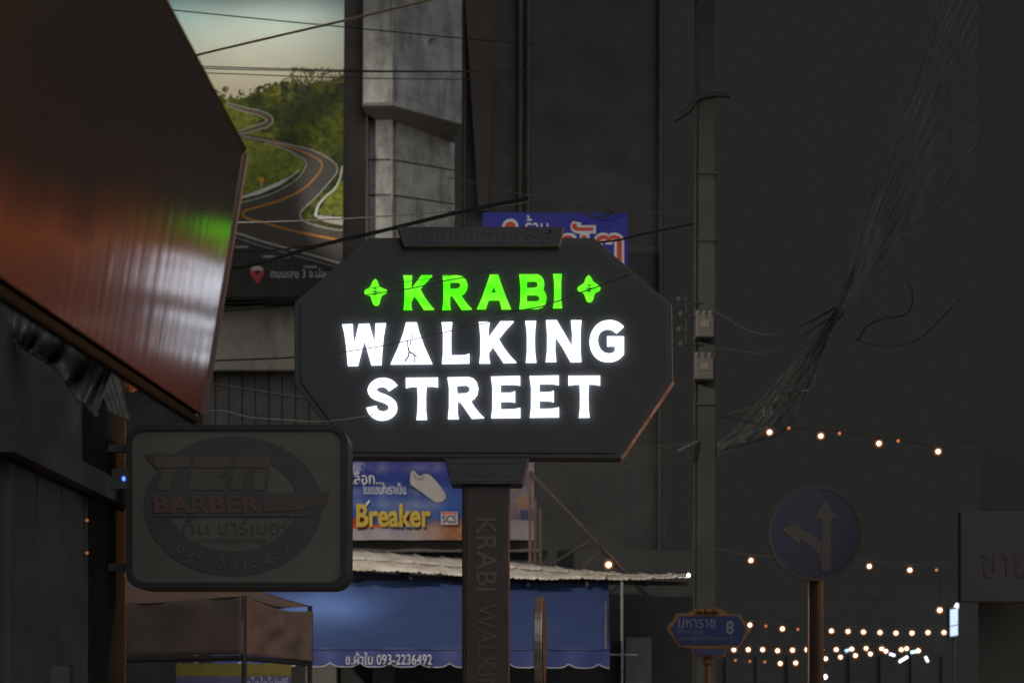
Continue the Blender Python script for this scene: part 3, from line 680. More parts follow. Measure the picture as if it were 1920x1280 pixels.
# ---------------------------------------------------------------- dark centre building, blue shop sign
cb = thing('dark_building', 'unlit dark building with pipes and pilasters behind the walking street sign', 'building', (X(1090, 31), 32, 0))
MB().box((X(868, 31), 31, 0), (X(1246, 31), 36, Z(-60, 31))).build('wall', m_dark, cb)
MB().box((X(868, 30.9), 30.8, Z(-60, 31)), (X(1250, 30.9), 36, Z(-84, 31))).build('roof_slab', m_dark, cb)
q = MB(); q.hexa([Vector((X(872,30.7),30.7,Z(0,30.7))), Vector((X(930,30.7),30.7,Z(0,30.7))), Vector((X(915,30.7),30.7,Z(395,30.7))), Vector((X(897,30.7),30.7,Z(395,30.7)))], [Vector((X(872,31),31,Z(0,31))), Vector((X(930,31),31,Z(0,31))), Vector((X(915,31),31,Z(395,31))), Vector((X(897,31),31,Z(395,31)))])
q.build('pilaster', M('brown pilaster', (.10, .075, .065), .85, var=.15, scale=1), cb)
for px, mt_ in ((973, 'a'), (988, 'b'), (869, 'c'), (1236, 'd')):
    q = MB(); q.tube([Vector((X(px, 30.9), 30.9, 3)), Vector((X(px+2, 30.9), 30.9, Z(-50, 30.9)))], .05, 8); q.build('drain_pipe', M('brown pipe '+mt_, (.09, .065, .055) if mt_ in 'a' else (.07, .067, .063), .6, var=.3, scale=1), cb)
rs = thing('blue_shop_sign', 'blue shop sign with red and white Thai letters behind the walking street sign', 'shop sign', (X(1040, 26), 26.05, Z(560, 26)))
MB().prism([[(905, 398), (1177, 400), (1177, 566), (905, 566)]], 26, .12).build('panel', M('cobalt blue sign panel', (.018, .02, .33), .5, var=.12, scale=1, bump=.03), rs)
m_redp = text_c('red sign print', (.55, .06, .04)); m_whp = text_c('white sign print', (.7, .7, .72))
text('ร้าน', (985, 404, 1028, 446), 26, m_whp, rs, rise=.006)
for off, mt_, ri in ((.045, m_whp, .006), (.0, m_redp, .012)):
    text('ชัต', (1052+(0 if off else 3), 415+(0 if off else 4), 1170-(0 if off else 4), 500-(0 if off else 3)), 26, mt_, rs, rise=ri, off=off)
MB().prism([ell(957, 425, 15, 15)], 25.99, .005).build('dot_outline', m_whp, rs); MB().prism([ell(957, 426, 10.5, 10.5)], 25.984, .004).build('dot', m_redp, rs)
for px in (930, 1150): MB().box((X(px, 26.1), 26.12, Z(470, 26)), (X(px+6, 26.1), 31, Z(462, 26))).build('bracket_arm', m_black, rs)

# ---------------------------------------------------------------- blue awning stall: roof, awning, banner
m_shopd = M('soot dark shop wall', (.06, .06, .058), .9, var=.2, scale=2)
shp = thing('awning_shop', 'dark shop front under the blue awning', 'building', (X(830, 24.5), 25.5, 0))
MB().box((X(380, 25.5), 25.6, 0), (X(1330, 25.5), 29, Z(1030, 25.5))).build('wall', m_shopd, shp)
for px, w_ in ((690, 42), (1180, 50), (560, 60)): MB().box((X(px, 24.4), 25.2, 0.004), (X(px+w_, 24.4), 25.59, 2.6)).build('door_panel', M('grey door', (.12, .12, .12), .6) if px == 690 else m_shutter, shp)
MB().box((X(655, 25.3), 25.3, Z(1034, 25.3)), (X(1010, 25.3), 25.5, Z(1012, 25.3))).build('beam', M('grey beam', (.14, .135, .125), .8), shp)
aw = thing('blue_awning', 'blue canvas awning with scalloped white piped valance and phone number', 'awning', (X(790, 21), 21, 2.0))
m_blue = bpy.data.materials.new('blue canvas'); m_blue.use_nodes = True
t = m_blue.node_tree; t.nodes.clear()
ou = t.nodes.new('ShaderNodeOutputMaterial'); pb = t.nodes.new('ShaderNodeBsdfPrincipled'); tr = t.nodes.new('ShaderNodeBsdfTranslucent'); mx = t.nodes.new('ShaderNodeMixShader')
mx.inputs[0].default_value = .42
nz = t.nodes.new('ShaderNodeTexNoise'); nz.inputs['Scale'].default_value = 1.2; nz.inputs['Detail'].default_value = 6
tc = t.nodes.new('ShaderNodeTexCoord'); t.links.new(tc.outputs['Object'], nz.inputs['Vector'])
cr = t.nodes.new('ShaderNodeValToRGB'); cr.color_ramp.elements[0].color = (.055, .085, .25, 1); cr.color_ramp.elements[1].color = (.085, .13, .34, 1)
t.links.new(nz.outputs['Fac'], cr.inputs[0]); t.links.new(cr.outputs[0], pb.inputs['Base Color']); pb.inputs['Roughness'].default_value = .5
tr.inputs['Color'].default_value = (.16, .26, .52, 1)
bpn = t.nodes.new('ShaderNodeBump'); bpn.inputs['Strength'].default_value = .35; bpn.inputs['Distance'].default_value = .15; t.links.new(nz.outputs['Fac'], bpn.inputs['Height']); t.links.new(bpn.outputs[0], pb.inputs['Normal'])
t.links.new(pb.outputs[0], mx.inputs[1]); t.links.new(tr.outputs[0], mx.inputs[2]); t.links.new(mx.outputs[0], ou.inputs[0])
m_blue2 = M('blue valance canvas', (.05, .07, .24), .6, var=.15, scale=2, bump=.1)
def awf(u, v):
    px = 400+(1141-400)*u
    top = P(px, 1084, 22.4); bot = P(px+2*u, 1217+1*u, 20.6)
    q = top+(bot-top)*v
    wr = (.06*math.sin(u*46+v*6)+.04*math.sin(u*83-v*11))*max(0, 1-v*1.8)*(1 if u < .42 else .35) + .012*math.sin(u*29+v*13)*math.sin(v*7+u*11)
    sag = -.10*math.sin(math.pi*v)*(1+.35*math.sin(u*math.pi*6))
    return q+Vector((0, wr*.5, sag+wr))
grid('canopy', 90, 26, awf, m_blue, aw)
def vlf(u, v):
    px = 400+(1143-400)*u; D = 20.6
    ph = (px-563)/56.0; hem = 1248 - 8*(1-abs(math.sin(math.pi*ph)))**2
    y = 1217+u + v*(hem+u*4-1217-u)
    return P(px, y, D-.01+.025*math.sin(u*60)*v)
grid('valance', 240, 5, vlf, m_blue2, aw)
q = MB(); q.tube([vlf(i/240, 1)+Vector((0, -.004, 0)) for i in range(241)], .0055, 5); q.build('piping', m_white, aw)
q = MB(); q.tube([vlf(i/40, 0)+Vector((0, -.006, .004)) for i in range(41)], .006, 5); q.build('seam_piping', m_blue2, aw)
fnv = lambda x, y: P(x, y, 20.56)
text('ช.ผ้าใบ 093-2236492', (648, 1222, 810, 1245), 20.56, m_whp, aw, rise=.004, label='white Thai shop name and phone number')
for px in (420, 1136): q = MB(); q.tube([P(px, 1217, 20.62), P(px, 1100, 22.38)], .02, 6); q.build('frame_bar', m_steel, aw)
q = MB(); q.tube([P(400, 1217, 20.64), P(1141, 1218, 20.64)], .018, 6); q.build('front_bar', m_steel, aw)
lt = thing('tube_lamp', 'fluorescent tube lamp hidden under the blue awning', 'lamp', P(600, 1190, 22.0))
c = P(610, 1208, 22.1)
q = MB(); q.tube([c+Vector((-.5, 0, 0)), c+Vector((.5, 0, 0))], .018, 8); q.build('tube', EM('fluorescent tube glass', (.9, .96, 1), 2), lt)
MB().box((c.x-.55, c.y-.03, c.z+.03), (c.x+.55, c.y+.03, c.z+.07)).build('fitting', m_white, lt)
lo_ = light('tube_glow', 'AREA', c+Vector((0, 0, .09)), 5, (.9, .96, 1), lt, shape='RECTANGLE', size=1.1, size_y=.08); aim(lo_, (0, -.55, 1))

rf = thing('corrugated_roof', 'pale corrugated sheet roof with broken edges over the blue awning', 'roof', (X(950, 23), 23, Z(1090, 22)))
m_roof = M('weathered fibre cement', (.74, .67, .59), .85, var=.22, scale=2.2, bump=.3, dirt=((.25, .2, .16), 2.0, .6, (1, .5, 1)))
EV = [(630, 1067), (760, 1070), (865, 1080), (960, 1084), (1100, 1085), (1200, 1086), (1292, 1081)]
RG = [(630, 1028), (700, 1029), (865, 1046), (960, 1050), (1080, 1068), (1180, 1078), (1292, 1076)]
def plx(pl, x):
    return float(np.interp(x, [a for a, b in pl], [b for a, b in pl]))
def rooff(x, v, seed=0, lift=0):
    a = P(x, plx(EV, x), 22.0); b_ = P(x-np.interp(x, [630, 900, 1292], [130, 90, 10]), plx(RG, x-40), 24.8)
    q = a+(b_-a)*v
    return q+Vector((0, 0, .020*math.exp(-((((x-630)/44.0) % 1.0-.5)/.10)**2)+.006*math.cos(2*math.pi*(x-630)/11.0)+lift))
nS = 11
for row in (0, 1):
    for i in range(nS):
        x0 = 630+i*60.2; x1 = x0+63; rs_ = random.Random(i*3+row)
        v0, v1 = ((-.03+rs_.uniform(-.02, .015), .56), (.48+rs_.uniform(-.05, .04), 1.02))[row]
        if row == 0 and i in (3, 7): v0 += .05
        tl = rs_.uniform(-.02, .03)
        grid('roof_sheet', 31, 4, lambda u, v: rooff(x0+(x1-x0)*u, v0+(v1-v0)*v, 0, .014*row+.003*(i % 2)+.5*tl*(u-.5)), m_roof, rf, .006)
MB().hexa([P(632, 1074, 22.3), P(1290, 1090, 22.3), P(1290, 1098, 22.3), P(632, 1086, 22.3)], [P(632, 1074, 22.4), P(1290, 1090, 22.4), P(1290, 1098, 22.4), P(632, 1086, 22.4)]).build('eaves_board', m_dark, rf)
for i in range(6):
    x = 660+i*110; MB().hexa([rooff(x, .02)-Vector((0,0,.05)), rooff(x+5, .02)-Vector((0,0,.05)), rooff(x+5, .98)-Vector((0,0,.05)), rooff(x, .98)-Vector((0,0,.05))], [rooff(x, .02)-Vector((0,0,.12)), rooff(x+5, .02)-Vector((0,0,.12)), rooff(x+5, .98)-Vector((0,0,.12)), rooff(x, .98)-Vector((0,0,.12))]).build('rafter', m_dark, rf)
ps = thing('stall_post', 'slim rust grey stall post with a cross bar at the end of the blue awning', 'post', (X(1166, 21.6), 21.6, 0))
q = MB(); q.tube([Vector((X(1166, 21.6), 21.6, 0)), P(1166, 1090, 21.6)], .022, 8); q.build('upright', m_steel, ps)
q = MB(); q.tube([P(1143, 1226, 21.57), P(1196, 1227, 21.57)], .014, 6); q.build('cross_bar', m_steel, ps)
el = thing('eaves_lamp', 'small white lamp glowing at the tip of the corrugated roof', 'lamp', P(1291, 1084, 21.9))
MB().lathe([(.006, -.03), (.026, -.018), (.03, 0), (.026, .018), (.006, .03)], P(1291, 1078, 21.9), 10).build('globe', EM('white lamp globe', (.9, .95, 1), 3.0), el)
MB().lathe([(.012, 0), (.014, .05)], P(1291, 1074, 21.93)+Vector((0, .03, -.03)), 8).build('holder', m_black, el)
light('eaves_glow', 'POINT', P(1289, 1077, 21.85)+Vector((-.02, -.05, .06)), 2.0, (.9, .95, 1), el, shadow_soft_size=.04)

# shoe banner
bn = thing('shoe_banner', 'blue vinyl banner with white shoe and yellow lettering above the corrugated roof', 'banner', (X(820, 25), 25, Z(1012, 25)))
nx, ny = 190, 84
xs = np.linspace(646, 1002, nx); ys = np.linspace(1012, 858, ny); Xg, Yg = np.meshgrid(xs, ys)
n1 = fbm(Xg, Yg, 30, 44); n2_ = fbm(Xg, Yg, 8, 54)
tt = np.clip((Yg-865)/100, 0, 1)[..., None]
C = np.array([.03, .03, .27])*(1-tt)+np.array([.04, .12, .45])*tt
C = C*(.8+.4*n1)[..., None]
hz = np.clip(1-np.hypot((Xg-760)/80, (Yg-958)/26), 0, 1)[..., None]; C = C*(1-.5*hz)+np.array([.35, .42, .55])*.5*hz
low = np.clip((Yg-980-6*np.sin(Xg/28))/10, 0, 1)[..., None]; C = C*(1-low)+np.array([.42, .36, .40])*low
br = np.clip((Xg-760)/80, 0, 1)*np.clip((Yg-968-10*(n1-.5))/14, 0, 1)*(Xg < 940); C = C*(1-br[..., None])+(np.array([.36, .15, .06])*(.5+n2_)[..., None])*br[..., None]
lay(C, inpoly(Xg, Yg, smooth2([(646, 976), (665, 969), (690, 971), (680, 980), (720, 983), (750, 975), (768, 967), (764, 964), (774, 966), (768, 974), (756, 979), (715, 988), (670, 990), (646, 990)], 3)), (.6, .05, .035))
lay(C, inpoly(Xg, Yg, [(648, 866), (690, 866), (668, 890), (648, 886)]) & (n2_ > .5), (.25, .25, .5))
ppl = (Xg > 955); C[ppl] = (np.stack([.10+.25*n2_, .11+.15*n2_, .28-.1*n2_], -1))[ppl]
lay(C, np.hypot((Xg-980)/12, (Yg-940)/16) < 1, (.35, .2, .14)); lay(C, inpoly(Xg, Yg, [(958, 975), (1000, 972), (1000, 1012), (958, 1012)]), (.4, .36, .38)); lay(C, inpoly(Xg, Yg, [(974, 956), (1000, 954), (1000, 976), (978, 974)]), (.08, .09, .2))
C *= .75
cols = np.concatenate([np.clip(C, 0, 1), np.ones(C.shape[:2]+(1,))], -1)
bnf = lambda x, y: P(x, y, 25)+Vector((0, .03*math.sin(x/17.)+.02*math.sin(y/11.), 0))
grid('vinyl_sheet', nx, ny, lambda u, v: bnf(646+356*u, 1012-154*v), PRINT('banner vinyl', .45, .3, .2), bn, 0, None, cols)
m_yel = text_c('yellow print', (.52, .36, .025))
shoe = smooth2([(770, 884), (776, 882), (786, 892), (796, 888), (806, 890), (818, 902), (830, 918), (836, 930), (830, 940), (818, 941), (806, 934), (790, 922), (776, 912), (769, 904), (770, 884)], 3)[:-1]
MB().prism([shoe], 24.93, .01).build('shoe_print', text_c('shoe grey print', (.36, .345, .34)), bn, label='pale grey shoe print')
MB().prism([smooth2([(774, 886), (784, 896), (796, 892), (790, 900), (778, 897), (774, 886)], 3)[:-1]], 24.92, .006).build('shoe_opening', text_c('shoe shade print', (.2, .19, .2)), bn)
text('เลือก...', (658, 884, 718, 907), 24.95, m_whp, bn, shear=-.1)
text('ในแบบที่เราเป็น', (681, 905, 760, 926), 24.95, m_whp, bn, shear=-.15)
text('Breaker', (668, 944, 808, 988), 24.93, m_yel, bn, off=.03, label='yellow brand lettering')
MB().prism([[(684, 946), (692, 936), (694, 940), (688, 948)]], 24.92, .006).build('print_tick', m_silver, bn)
MB().prism([[(827, 959), (858, 959), (858, 983), (827, 983)]], 24.93, .006).build('badge', text_c('pale badge', (.5, .46, .48)), bn)
text('SCS', (829, 965, 856, 980), 24.93, text_c('black badge print', (.05, .05, .06)), bn, off=.03, rise=.006); MB().prism([[(828, 960), (857, 960), (857, 963), (828, 963)]], 24.92, .004).build('badge_bar', m_redp, bn)
MB().prism([[(644, 856), (1004, 856), (1004, 1014), (644, 1014)]], 25.1, .05).build('backing_frame', m_dark, bn)
# rusty curtain / steel frame to the right of the banner
ct = thing('rusty_steel_frame', 'rusty orange lit steel frame with diagonal brace beside the shoe banner', 'frame', (X(1005, 24.6), 24.6, Z(1070, 24.2)))
for k, (x0, x1, y0) in enumerate(((991, 997, 880), (1000, 1006, 930), (1010, 1016, 950))):
    q = MB(); q.hexa([P(x0, y0, 24.3), P(x1, y0+6, 24.3), P(x1, 1064, 24.3), P(x0, 1064, 24.3)], [P(x0, y0, 24.4), P(x1, y0+6, 24.4), P(x1, 1064, 24.4), P(x0, 1064, 24.4)]); q.build('upright', m_col if k else m_rust, ct)
for a, b_, r_ in (((993, 884), (1178, 1076), .035), ((1040, 1054), (1108, 1010), .014), ((1090, 1062), (1130, 1030), .014)):
    q = MB(); q.tube([P(*a, 24.25), P(*b_, 24.25)], r_, 6); q.build('brace', M('rust brown brace %d' % a[0], (.10, .068, .058), .7, var=.3), ct)
wb = thing('warm_bulb', 'single warm glowing bulb above the corrugated roof', 'lamp', P(1141, 1070, 23.5))
m_cord = M('dusty dark cord', (.085, .08, .075), .8, var=.3, bump=0)
m_core = EM('glowing filament', (1, .80, .55), 7.0); m_core_d = EM('dying filament', (1, .34, .16), .42); m_core_w = EM('white glowing filament', (.97, .94, 1.0), 5.0)
m_halo = bpy.data.materials.new('amber bulb glass and halo'); m_halo.use_nodes = True  # oversized glowing shell, the halo around each bulb built as glass
t = m_halo.node_tree; t.nodes.clear(); ou = t.nodes.new('ShaderNodeOutputMaterial'); tp_ = t.nodes.new('ShaderNodeBsdfTransparent'); em = t.nodes.new('ShaderNodeEmission'); mx = t.nodes.new('ShaderNodeMixShader')
lw_ = t.nodes.new('ShaderNodeLayerWeight'); lw_.inputs[0].default_value = .5
pw = t.nodes.new('ShaderNodeMath'); pw.operation = 'MULTIPLY_ADD'; pw.inputs[1].default_value = -.32; pw.inputs[2].default_value = .32
t.links.new(lw_.outputs['Facing'], pw.inputs[0]); t.links.new(pw.outputs[0], mx.inputs[0])
em.inputs[0].default_value = (1, .30, .07, 1); em.inputs[1].default_value = .75
tp_.inputs[0].default_value = (1, .97, .92, 1)
t.links.new(tp_.outputs[0], mx.inputs[1]); t.links.new(em.outputs[0], mx.inputs[2]); t.links.new(mx.outputs[0], ou.inputs[0])
_bm = {}
def uvs(r, n=12):
    k = round(r, 4)
    if k in _bm: return _bm[k]
    bm = bmesh.new(); bmesh.ops.create_icosphere(bm, subdivisions=2, radius=r)
    me = bpy.data.meshes.new('bulb'); bm.to_mesh(me); bm.free(); me.polygons.foreach_set('use_smooth', [True]*len(me.polygons))
    _bm[k] = me; return me
def bulb(parent, p, rc, kind='lit'):
    off = p-wloc(parent)
    hm = uvs(rc*2.0 if kind == 'lit' else rc*1.3)
    if not hm.materials: hm.materials.append(m_halo)
    h = obj('bulb', hm, parent, off)
    key = (round(rc, 4), kind)
    if key not in _bm:
        me = uvs(rc).copy() if round(rc, 4) in _bm else uvs(rc).copy()
        me.materials.clear(); me.materials.append({'lit': m_core, 'dim': m_core_d, 'white': m_core_w}[kind]); _bm[key] = me
    obj('filament', _bm[key], h)
    sk = ('s', round(rc, 4))
    if sk not in _bm:
        q = MB(); q.lathe([(rc*.5, rc*1.0), (rc*.55, rc*2.1), (rc*.3, rc*2.4)], (0, 0, 0), 8)
        me = bpy.data.meshes.new('socket'); me.from_pydata([tuple(a) for a in q.v], [], q.f); me.materials.append(m_black); _bm[sk] = me
    obj('socket', _bm[sk], h)
bulb(wb, P(1141, 1058, 23.4), .045)
q = MB(); q.tube([P(1141, 1058, 23.4)+Vector((0, 0, .1)), P(1120, 1016, 24.2)], .006, 5); q.build('cord', m_rubber, wb)

# ---------------------------------------------------------------- brown canopy stall
bc = thing('brown_canopy', 'brown canvas market canopy with creased side flap below the barber sign', 'canopy', (-2.6, 12.8, 0))
m_br = M('brown canvas', (.34, .26, .22), .8, var=.15, scale=3, bump=.2); m_br2 = M('light brown canvas', (.55, .36, .28), .75, var=.2, scale=3, bump=.25)
K = Vector((X(457, 12), 12, 0)); U = Vector((.36, 1.38, 0)); V = Vector((-2.3, .75, 0))
zT, zB = Z(1116, 12), Z(1226, 12)
def flapL(u, v): return K+V*u+Vector((0, .02*math.sin(u*21)*v, zB+(zT-zB)*v - .05*math.sin(math.pi*u)*v))
def flapR(u, v):
    fold = (.028*math.sin(u*9+v*4.5) + .014*math.sin(u*17-v*9))*math.sin(math.pi*min(1, v*1.1))*math.sin(math.pi*min(1, u*1.05+.02))
    return K+U*u+Vector((fold+.03*u, 0, zB-.03*u+(zT-zB)*v - (.05*math.sin(math.pi*u)+.02*u)*v))
grid('side_flap', 40, 12, flapL, m_br, bc, .004); grid('end_flap', 40, 24, flapR, m_br2, bc, .004)
apex = K+U*.5+V*.5+Vector((0, 0, zT+.62))
for a, b_ in ((K, K+U), (K, K+V), (K+V, K+U+V), (K+U, K+U+V)):
    def rfn(u, v, a=a, b_=b_):
        e_ = a+(b_-a)*u+Vector((0, 0, zT-.05*math.sin(math.pi*u))); s = e_+(apex-e_)*v
        return s-Vector((0, 0, .09*math.sin(math.pi*v)))
    grid('roof_panel', 12, 12, rfn, m_br2, bc, .004)
for k, c in enumerate((K, K+U, K+V, K+U+V)):
    q = MB(); q.tube([Vector((c.x, c.y+.02, 0)), Vector((c.x, c.y+.02, zT))], .022, 8); q.build('leg', m_black, bc)
for a, b_ in ((K, K+U), (K, K+V)):
    q = MB(); q.tube([a+Vector((0, .02, zB-.03)), b_+Vector((0, .02, zB-.05))], .028, 6); q.build('frame_bar', m_black, bc)
ib = thing('stall_banner', 'yellow and navy stall banner with Thai letters hanging behind the brown canopy', 'banner', (X(440, 19.2), 19.2, 1.4))
MB().prism([[(330, 1243), (546, 1243), (546, 1267), (330, 1267)]], 19.2, .02).build('upper_band', M('mustard vinyl', (.14, .115, .02), .6, var=.2, scale=5, bump=.1), ib)
MB().prism([[(330, 1267.3), (546, 1267.3), (546, 1330), (330, 1330)]], 19.2, .02).build('lower_band', M('navy vinyl', (.07, .07, .17), .6, var=.2, scale=5, bump=.1), ib)
text('โอไอใจไปฟรี', (455, 1268, 540, 1292), 19.2, text_c('lilac print', (.36, .34, .48)), ib)
for px in (338, 540): q = MB(); q.tube([Vector((X(px, 19.25), 19.25, 0)), P(px, 1238, 19.25)], .02, 6); q.build('pole', m_black, ib)

# ---------------------------------------------------------------- grey sign post (disc sign seen edge-on)
gp = thing('edge_on_sign', 'round grey metal sign seen edge-on beside the column of the walking street sign', 'sign', (X(1010, 9.6), 9.6, .12))
zc_ = Z(1205, 9.6); R_ = Z(1118, 9.6)-zc_
ang = math.radians(3.6)
dirv = Vector((math.sin(ang), math.cos(ang), 0)); nv = Vector((math.cos(ang), -math.sin(ang), 0))
def disc(c, r, th, n=40):
    q = MB(); v = []
    for s in (-1, 1):
        for k in range(n):
            a = 2*math.pi*k/n
            v.append(c+dirv*(r*math.cos(a))+Vector((0, 0, r*math.sin(a)))+nv*(s*th/2))
    q.add(v, [tuple(range(n)), tuple(range(n, 2*n))]+[(k, (k+1) % n, (k+1) % n+n, k+n) for k in range(n)]); return q
cpt = Vector((X(1012, 9.6), 9.6, zc_))
bevel(disc(cpt, R_, .055).build('disc', m_steel, gp), .006); bevel(disc(cpt+nv*.032, R_*.97, .006).build('face_plate', m_col, gp), .001)
q = MB(); q.tube([Vector((X(1012, 9.6), 9.6, .1)), cpt], .03, 10); q.build('post', m_steel, gp)

# ---------------------------------------------------------------- traffic sign
TD = 9.1
ts = thing('traffic_sign', 'round blue traffic sign with straight and left arrows on a brown pole', 'traffic sign', (X(1530, TD), TD+.1, .12))
m_tb = M('blue reflective sheet', (.030, .036, .10), .34, var=.25, scale=60, bump=.06, spec=.6); m_ta = M('pale reflective arrow', (.125, .10, .085), .34, var=.35, scale=70, bump=.06, spec=.6)
MB().prism([ell(1529, 999, 87, 88)], TD, .012).build('plate', m_tb, ts)
MB().prism([ell(1529, 999, 88.5, 89.5), ell(1529, 999, 83, 84)], TD-.006, .02).build('rim', M('dull bronze rim', (.135, .115, .10), .45, var=.2), ts)
MB().prism([[(1540, 1070), (1540, 972), (1526, 972), (1548.5, 936), (1570, 972), (1558, 972), (1558, 1070)]], TD-.004, .003).build('straight_arrow', m_ta, ts)
MB().prism([smooth2([(1539.5, 1066), (1535, 1040), (1520, 1022), (1499.5, 1010)], 4)+[(1499.5, 1021), (1466, 992), (1498, 977), (1499.5, 990)]+smooth2([(1499.5, 990), (1526, 1003), (1539.5, 1017)], 4)[1:]], TD-.004, .003).build('left_arrow', m_ta, ts)
for y in (928, 1074): MB().lathe([(.008, -.002), (.008, .002)], P(1530, y, TD-.006), 8).build('bolt', m_steel, ts)
q = MB(); q.tube([Vector((X(1531, TD+.08), TD+.09, .12)), P(1529, 925, TD+.09)], .052, 16); q.build('pole', M('brown painted pole', (.05, .046, .045), .5, var=.2, scale=3, bump=.1), ts)
q = MB(); q.tube([Vector((X(1516, TD), TD+.02, .12)), P(1515, 1086, TD+.02)], .008, 6); q.build('pole_highlight', M('pale pole highlight', (.42, .42, .44), .5, var=.1), ts)  # pale strip stands in for the highlight down the pole's left side
for y in (960, 1040): MB().box((X(1510, TD), TD+.0125, Z(y, TD)-.012), (X(1550, TD), TD+.045, Z(y, TD)+.012)).build('clamp', m_steel, ts)

# ---------------------------------------------------------------- street name sign
ND = 16.0
sn = thing('street_name_sign', 'gold framed blue street name sign reading Maharaj 8 on a gold post', 'street sign', (X(1328, ND), ND, 0.004))
m_gold = M('dull gold paint', (.40, .20, .075), .45, .3, var=.3, scale=14, bump=.2); m_nb = M('navy sign enamel', (.05, .065, .24), .4, var=.12, scale=2, bump=.02)
of = [(1249, 1178), (1258, 1165), (1262, 1163), (1269, 1149), (1290, 1148), (1299, 1144), (1305, 1140), (1352, 1140), (1357, 1145), (1366, 1150), (1388, 1150), (1396, 1164), (1399, 1166), (1408, 1181), (1398, 1195), (1394, 1199), (1387, 1214), (1290, 1214), (1272, 1211), (1264, 1196), (1260, 1193)]
bevel(MB().prism([of], ND, .06).build('frame', m_gold, sn), .006)
MB().prism([[(1259, 1178), (1275, 1154), (1384, 1154), (1399, 1180), (1386, 1208.5), (1275, 1208.5)]], ND-.01, .008).build('name_panel', m_nb, sn)
MB().prism([[(1296, 1213.5), (1363, 1213.5), (1359, 1231), (1301, 1231)]], ND, .05).build('lower_frame', m_gold, sn); MB().prism([[(1300, 1216), (1359.5, 1216), (1356, 1228), (1304, 1228)]], ND-.01, .008).build('lower_panel', m_nb, sn)
m_sl = text_c('pale sign letters', (.42, .40, .44)); m_sl2 = text_c('faint sign letters', (.26, .25, .33))
text('มหาราช', (1272, 1160, 1341, 1176), ND-.01, m_sl, sn); text('8', (1361, 1163, 1376, 1188), ND-.01, m_sl, sn, off=.02)
text('Maharaj', (1272, 1178, 1318, 1190), ND-.01, m_sl2, sn); text('(ถนนศรีสวัสดิ์ Srisawat Rd.)', (1272, 1190, 1384, 1203), ND-.01, m_sl2, sn)
text('เทศบาลเมืองกระบี่', (1306, 1216, 1354, 1226), ND-.01, m_sl2, sn)
for i, dx in enumerate((-14, 0, 14)): MB().lathe([(.03, -.02), (.045, 0), (.025, .03), (.004, .05)], P(1328+dx, 1146, ND-.02), 8).build('crest_knob', m_gold, sn)
MB().lathe([(.05, -.02), (.085, .0), (.05, .03), (.06, .05), (.1, .075)], P(1328, 1242, ND+.03), 14).build('capital', m_gold, sn)
MB().lathe([(.1, 0), (.1, .12), (.05, .2), (.04, .3), (.038, Z(1238, ND)-.0)], (X(1328, ND+.03), ND+.03, 0), 14).build('post', m_gold, sn)

# ---------------------------------------------------------------- utility pole
UD = 21.0
up_ = thing('utility_pole', 'tall grey concrete utility pole with two beige switch boxes', 'utility pole', (X(1320, UD), UD, 0))
m_pole = M('grey pole concrete', (.060, .059, .052), .9, var=.25, scale=2, bump=.3, dirt=((.045, .042, .04), 2.2, .5))
hw0, hw1 = .145, .125; xc = X(1321, UD)
MB().hexa([(xc-hw0, UD-.14, 0), (xc+hw0, UD-.14, 0), (xc+hw0, UD+.14, 0), (xc-hw0, UD+.14, 0)], [(xc-hw1, UD-.12, 13.5), (xc+hw1, UD-.12, 13.5), (xc+hw1, UD+.12, 13.5), (xc-hw1, UD+.12, 13.5)]).build('shaft', m_pole, up_)
m_bx = M('beige enamel box', (.13, .115, .10), .55, var=.15, scale=5, bump=.05); m_term = M('porcelain terminal', (.2, .185, .17), .4, var=.3)
for (x0, y0, x1, y1) in ((1304, 593, 1338, 633), (1302, 672, 1337, 712)):
    bx_ = MB().box((X(x0, UD-.3), UD-.36, Z(y1, UD-.3)), (X(x1, UD-.3), UD-.142, Z(y0, UD-.3))).build('switch_box', m_bx, up_); bevel(bx_, .015)
    MB().box((X(x0+9, UD-.3), UD-.372, Z(y0+23, UD-.3)), (X(x1-9, UD-.3), UD-.361, Z(y0+9, UD-.3))).build('box_label', m_shutter, bx_)
    for k in range(3): MB().lathe([(.03, 0), (.045, .02), (.03, .04), (.045, .06), (.02, .1)], Vector((X(x0+5+k*12, UD-.3), UD-.25, Z(y0, UD-.3))), 8).build('terminal', m_term, bx_)
q = MB(); q.tube([P(1287, 555, UD-.2), P(1287, 655, UD-.2)], .015, 6); q.build('insulator_rack', m_pole, up_)
for k in range(4):
    q = MB(); q.tube([P(1287, 568+k*26, UD-.2), P(1320, 568+k*26, UD-.13)], .012, 5); q.build('rack_arm', m_pole, up_)
    MB().lathe([(.02, -.03), (.05, -.01), (.03, .0), (.05, .012), (.02, .03)], P(1274+3*(k % 2), 560+k*28, UD-.25), 8).build('insulator', m_term, up_)
    q = MB(); q.tube([P(1274+3*(k % 2), 560+k*28, UD-.25), P(1287, 562+k*28, UD-.2)], .01, 5); q.build('insulator_pin', m_steel, up_)
q = MB(); q.tube(spline([P(1264, 226, UD-.1), P(1292, 206, UD-.13), P(1310, 185, UD-.14), P(1345, 178, UD-.13), P(1368, 180, UD-.1)], 4), .045, 6); q.build('bent_bracket', M('rust red bracket', (.035, .028, .025), .7, var=.3), up_)
for y in (330, 455, 760): MB().box((xc-.16, UD-.16, Z(y+3, UD)), (xc+.16, UD+.16, Z(y, UD))).build('band', m_dark2, up_)
q = MB(); q.tube([Vector((X(1303, UD)-.04, UD-.15, 1)), P(1305, 8, UD-.15)], .018, 6); q.build('riser_pipe', m_pole, up_)
for y in (826,): q = MB(); q.tube([P(1310, y, UD-.15), P(1272, y+18, UD-.4)], .016, 5); q.build('stay_bracket', m_steel, up_)

